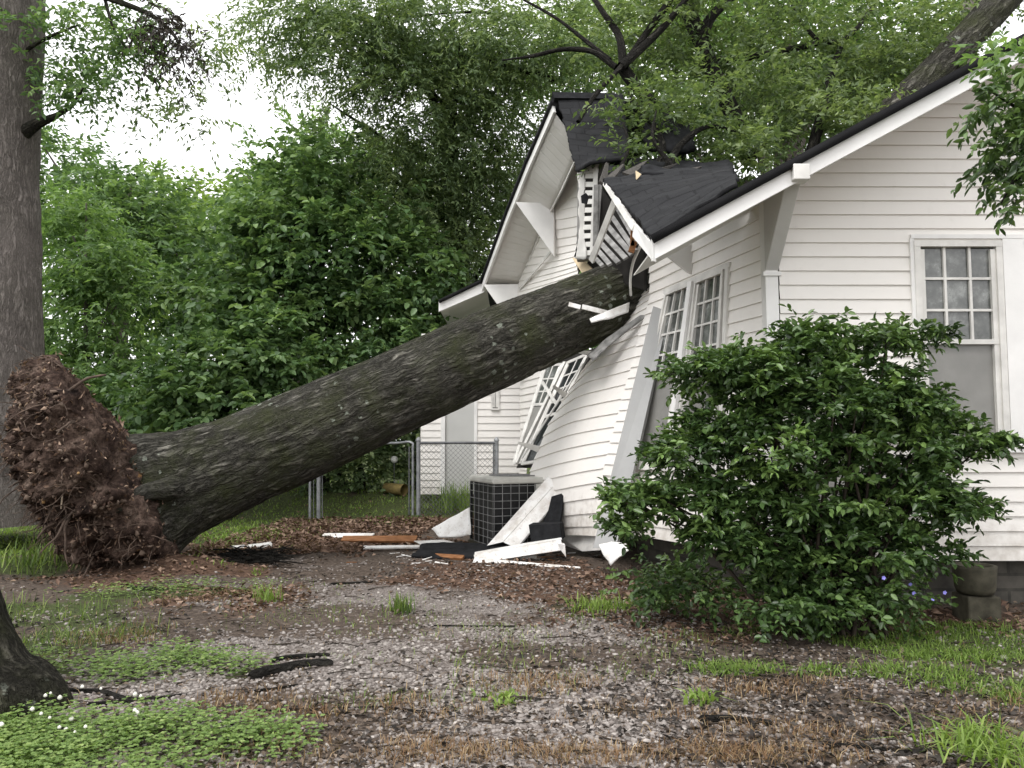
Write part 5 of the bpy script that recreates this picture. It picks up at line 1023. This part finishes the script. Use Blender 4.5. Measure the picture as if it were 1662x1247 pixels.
litter('wall_leaf_litter', 150000, lambda x, y: mask(x, y, LITTER) * ((y > 8.3) & (y < 12.2) & (x > -3.4) & (x < .4)) * np.clip(pn(x, y, 1.6, 55) * 2 - .3, .15, 1), .075, 161, 'lf_litter', 'red-brown dead leaves drifted between the fence and the debris', 8.3, 13)
litter('leaf_crumbs', 45000, lambda x, y: .10 + .45 * np.clip(pn(x, y, .9, 15) * 2 - .8, 0, 1), .030, 62, 'lf_crumb', 'small brown leaf crumbs scattered over the whole gravel drive', 2.5, 9)
litter('bark_crumbs', 30000, lambda x, y: .08 + .6 * np.clip(pn(x, y, .8, 25) * 2.4 - 1.0, 0, 1), .035, 63, 'lf_dead', 'dark bark and twig crumbs scattered over the gravel drive', 2.5, 9)
# grass
x, y = scatter(r, 60000, -.8, .8, 2.4, 9, lambda x, y: mask(x, y, TALL) * np.clip(pn(x, y, 2.2, 33) * 2 - .45, .05, 1)); blades('tall_grass', 'grass', x, y, .11, .005, 64, 'rough tall grass around the foot of the near tree', 'grass', .9, np.clip(r.normal(.55, .3, len(x)), 0, 1))
x, y = scatter(r, 120000, -.85, .8, 7, 24, lambda x, y: np.maximum(np.maximum(mask(x, y, LAWN[:2]), maskw(x, y)), (y > 14)) * .9); blades('lawn', 'grass_lawn', x, y, .05, .014, 65, 'bright green lawn behind the root plate and under the trunk', 'grass', 1.0)
x, y = scatter(r, 90000, .05, .8, 3.2, 6.5, lambda x, y: mask(x, y, RIGHT) * np.clip(pn(x, y, 2.4, 34) * 2.6 - .75, .02, 1)); blades('weedy_grass', 'grass_lawn', x, y, .05, .006, 66, 'weedy grass at the lower right in front of the shrub', 'grass', 1.1, np.clip(r.normal(.3, .3, len(x)), 0, 1))
x, y = scatter(r, 120000, -.75, .75, 2.4, 7, lambda x, y: mask(x, y, DRY) * np.clip(pn(x, y, 3.5, 35) * 2.6 - .8, .0, 1)); blades('dry_grass', 'grass_dry', x, y, .05, .004, 67, 'brown dry grass patches along the near edge of the drive', 'grass', .9)
x, y = scatter(r, 60000, -.75, .75, 2.6, 8, lambda x, y: mask(x, y, SPARSE) * .7 * np.clip(pn(x, y, 2.0, 36) * 2.6 - 1.0, 0, 1)); blades('sparse_grass', 'grass', x, y, .045, .004, 68, 'sparse olive grass growing through the middle of the gravel', 'grass', .9, np.clip(r.normal(.6, .25, len(x)), 0, 1))
x, y = scatter(r, 26000, -.75, .75, 2.5, 6, lambda x, y: .10 + 0 * x); blades('straw', 'grass_dry', x, y, .045, .0035, 69, 'thin straw stalks standing here and there in the gravel', 'grass', .9, np.clip(r.normal(.75, .2, len(x)), 0, 1))
# clover: three leaflets on a stalk
x, y = scatter(r, 110000, -.8, .1, 2.4, 7.5, lambda x, y: mask(x, y, CLOVER) * np.clip(pn(x, y, 3, 37) * 2.4 - .4, .05, 1)); k = len(x)
hgt = r.uniform(.012, .085, k); c = np.stack([x, y, gz(x, y) + hgt], -1); a = r.uniform(0, 6.28, k); cv = np.clip(r.normal(.5, .2, k), 0, 1); parts = []
pos, ax, nr, va = [], [], [], []
for q in range(3):
    an_ = a + q * 2.094; pos.append(c); ax.append(np.stack([np.cos(an_), np.sin(an_), .15 + 0 * a], -1)); nr.append(UPV + r.normal(0, .3, (k, 3))); va.append(cv)
V, Fc, vv = leaf_mesh(np.vstack(pos), np.vstack(ax), np.vstack(nr), .0125, .0125, np.concatenate(va), fold=.12, hi=True)
tag(obj('clover', V, Fc, M['clover'], None, {'var': vv}), 'pale green clover patches in the lower left of the yard', 'clover', kind='stuff')
tb = TB(); r = np.random.default_rng(71)
for q in range(20):
    px, py = r.uniform(-10, 230), r.uniform(1150, 1225); g = G(px, py); h = r.uniform(.06, .10); g[2] = float(gz(g[0], g[1])) + h; rr = r.uniform(.006, .011)
    tb.add([g + A(0, 0, e * rr) for e in (-1, -.5, .3, 1)], [rr * .3, rr, rr * .9, rr * .2], 8, 7, lin=True)
tag(tb.build('clover_flowers', M['flower_w']), 'round white clover flower heads at the lower left corner', 'flowers', kind='stuff')
# twigs
tb = TB(); r = np.random.default_rng(72)
for q in range(520):
    yy = 1 / r.uniform(1 / 9.0, 1 / 2.8); xx = r.uniform(-.6, .55) * yy
    if xx > 1.0 and yy > 6: continue
    L = r.uniform(.04, .26); an_ = r.normal(0, .7); d = A(math.cos(an_), math.sin(an_) * .8, 0); rd = r.uniform(.0015, .0045)
    pp = [A(xx, yy, 0) + d * L * s + A(r.normal(0, .012), r.normal(0, .012), 0) for s in (0, .33, .66, 1)]
    for p_ in pp: p_[2] = float(gz(p_[0], p_[1])) + rd + r.uniform(0, .012)
    tb.add(pp, [rd, rd, rd * .8, rd * .5], 7, 5)
tag(tb.build('twigs', M['twig']), 'small dark twigs littered all over the gravel', 'twigs', kind='stuff')
def stick(pts_, r0, lab, name='stick', cat='stick', seg=9, lift=.6, m='limb'):
    pp = [G(*q) for q in pts_]
    for p_ in pp: p_[2] = float(gz(p_[0], p_[1])) + r0 * lift
    d0, d1_ = nrm(pp[1] - pp[0]), nrm(pp[-1] - pp[-2]); pp = [pp[0] - d0 * r0 * 1.2] + pp + [pp[-1] + d1_ * r0 * .8]
    return tag(TB().add(pp, np.r_[r0 * .12, np.linspace(r0, r0 * .6, len(pp) - 2), r0 * .06], 40, seg, r0 * .35, 30, int(pts_[0][0])).build(name, M[m]), lab, cat, 'sticks and bark on the drive')
stick([(412, 1103), (455, 1090), (500, 1080), (535, 1079)], .024, 'thick dark bark piece lying on the gravel near the clover', 'bark_piece', 'bark')
stick([(445, 1075), (480, 1068), (532, 1066)], .016, 'thin dark bark strip just behind the thick bark piece', 'bark_piece', 'bark')
stick([(405, 1129), (440, 1124), (482, 1115)], .008, 'short dark stick in front of the thick bark piece')
stick([(1140, 1172), (1190, 1172), (1250, 1178)], .016, 'dark bark strip on the gravel right of centre near the front', 'bark_piece', 'bark')
stick([(1340, 1212), (1400, 1216), (1470, 1222), (1510, 1222)], .010, 'dark stick at the lower right near the bright tuft')
stick([(210, 960), (228, 962), (262, 964)], .022, 'dark branch stub in the grass in front of the root plate')
stick([(538, 948), (570, 946), (604, 946)], .012, 'dark stick lying behind the gravel in front of the orange plank')
stick([(110, 1128), (160, 1130), (215, 1141), (250, 1140)], .014, 'dark root ridge beside the flared tree foot', 'surface_root', 'root')
stick([(145, 1150), (220, 1142), (300, 1134)], .010, 'longer dark stick below the clover strip')
stick([(690, 1012), (760, 1014), (840, 1012)], .007, 'long thin stick across the middle of the drive')
stick([(380, 1158), (500, 1154), (640, 1152), (720, 1160)], .007, 'longest thin stick across the front gravel')
# brush heap by the trunk base
bp = TB(); r = np.random.default_rng(73)
for q in range(80):
    px, py = r.uniform(375, 440), r.uniform(902, 920); p0 = G(px, py); L = r.uniform(.25, .7); an_ = r.normal(-.35, .45); d = A(math.cos(an_), math.sin(an_) * .5, r.normal(.0, .14)); rd = r.uniform(.003, .010)
    pp = [p0 + d * L * s + r.normal(0, .025, 3) + A(0, 0, .05) for s in (-.3, 0, .3, .6)]
    for p_ in pp: p_[2] = max(p_[2], float(gz(p_[0], p_[1])) + rd)
    bp.add(pp, [rd, rd, rd * .8, rd * .4], 9, 5)
tag(bp.build('brush_heap', M['limb']), 'heap of dark twigs beside the base of the fallen trunk', 'brush heap')
# single weeds
def weed(px, py, n, h, wd, lab, m='grass_lawn', spread=.05, lean=.7, seed=1, Y=None):
    r = np.random.default_rng(seed); g = G(px, py) if Y is None else P(px, py, Y); x = g[0] + r.normal(0, spread, n); y = g[1] + r.normal(0, spread, n)
    blades('weed', m, x, y, h, wd, seed, lab, 'weed', lean, kind=None)['group'] = 'weed tufts in the drive'
weed(650, 992, 110, .13, .008, 'dark green grass tuft standing alone in mid drive', 'grass', .05, .6, 81)
weed(436, 975, 60, .16, .009, 'light green weed right of the root plate', 'grass_lawn', .05, .6, 82)
weed(818, 1132, 60, .05, .02, 'flat pale green weed in the middle of the gravel', 'grass_lawn', .05, 1.0, 83)
weed(1140, 1140, 60, .055, .018, 'small bright weed right of the middle of the gravel', 'grass_lawn', .035, 1.0, 84)
weed(1600, 1225, 340, .11, .009, 'bright yellow-green grass tuft in the lower right corner', 'grass_lawn', .10, 1.3, 85)
weed(970, 988, 180, .10, .009, 'green grass tuft by the foot of the shrub and trim board', 'grass_lawn', .12, .8, 86)
weed(740, 815, 200, .38, .02, 'tall leafy weed growing at the rear door behind the fence', 'grass_lawn', .16, .5, 87, 12.75)
weed(70, 915, 160, .30, .012, 'arching grass clump left of the root plate', 'grass', .18, .9, 88)
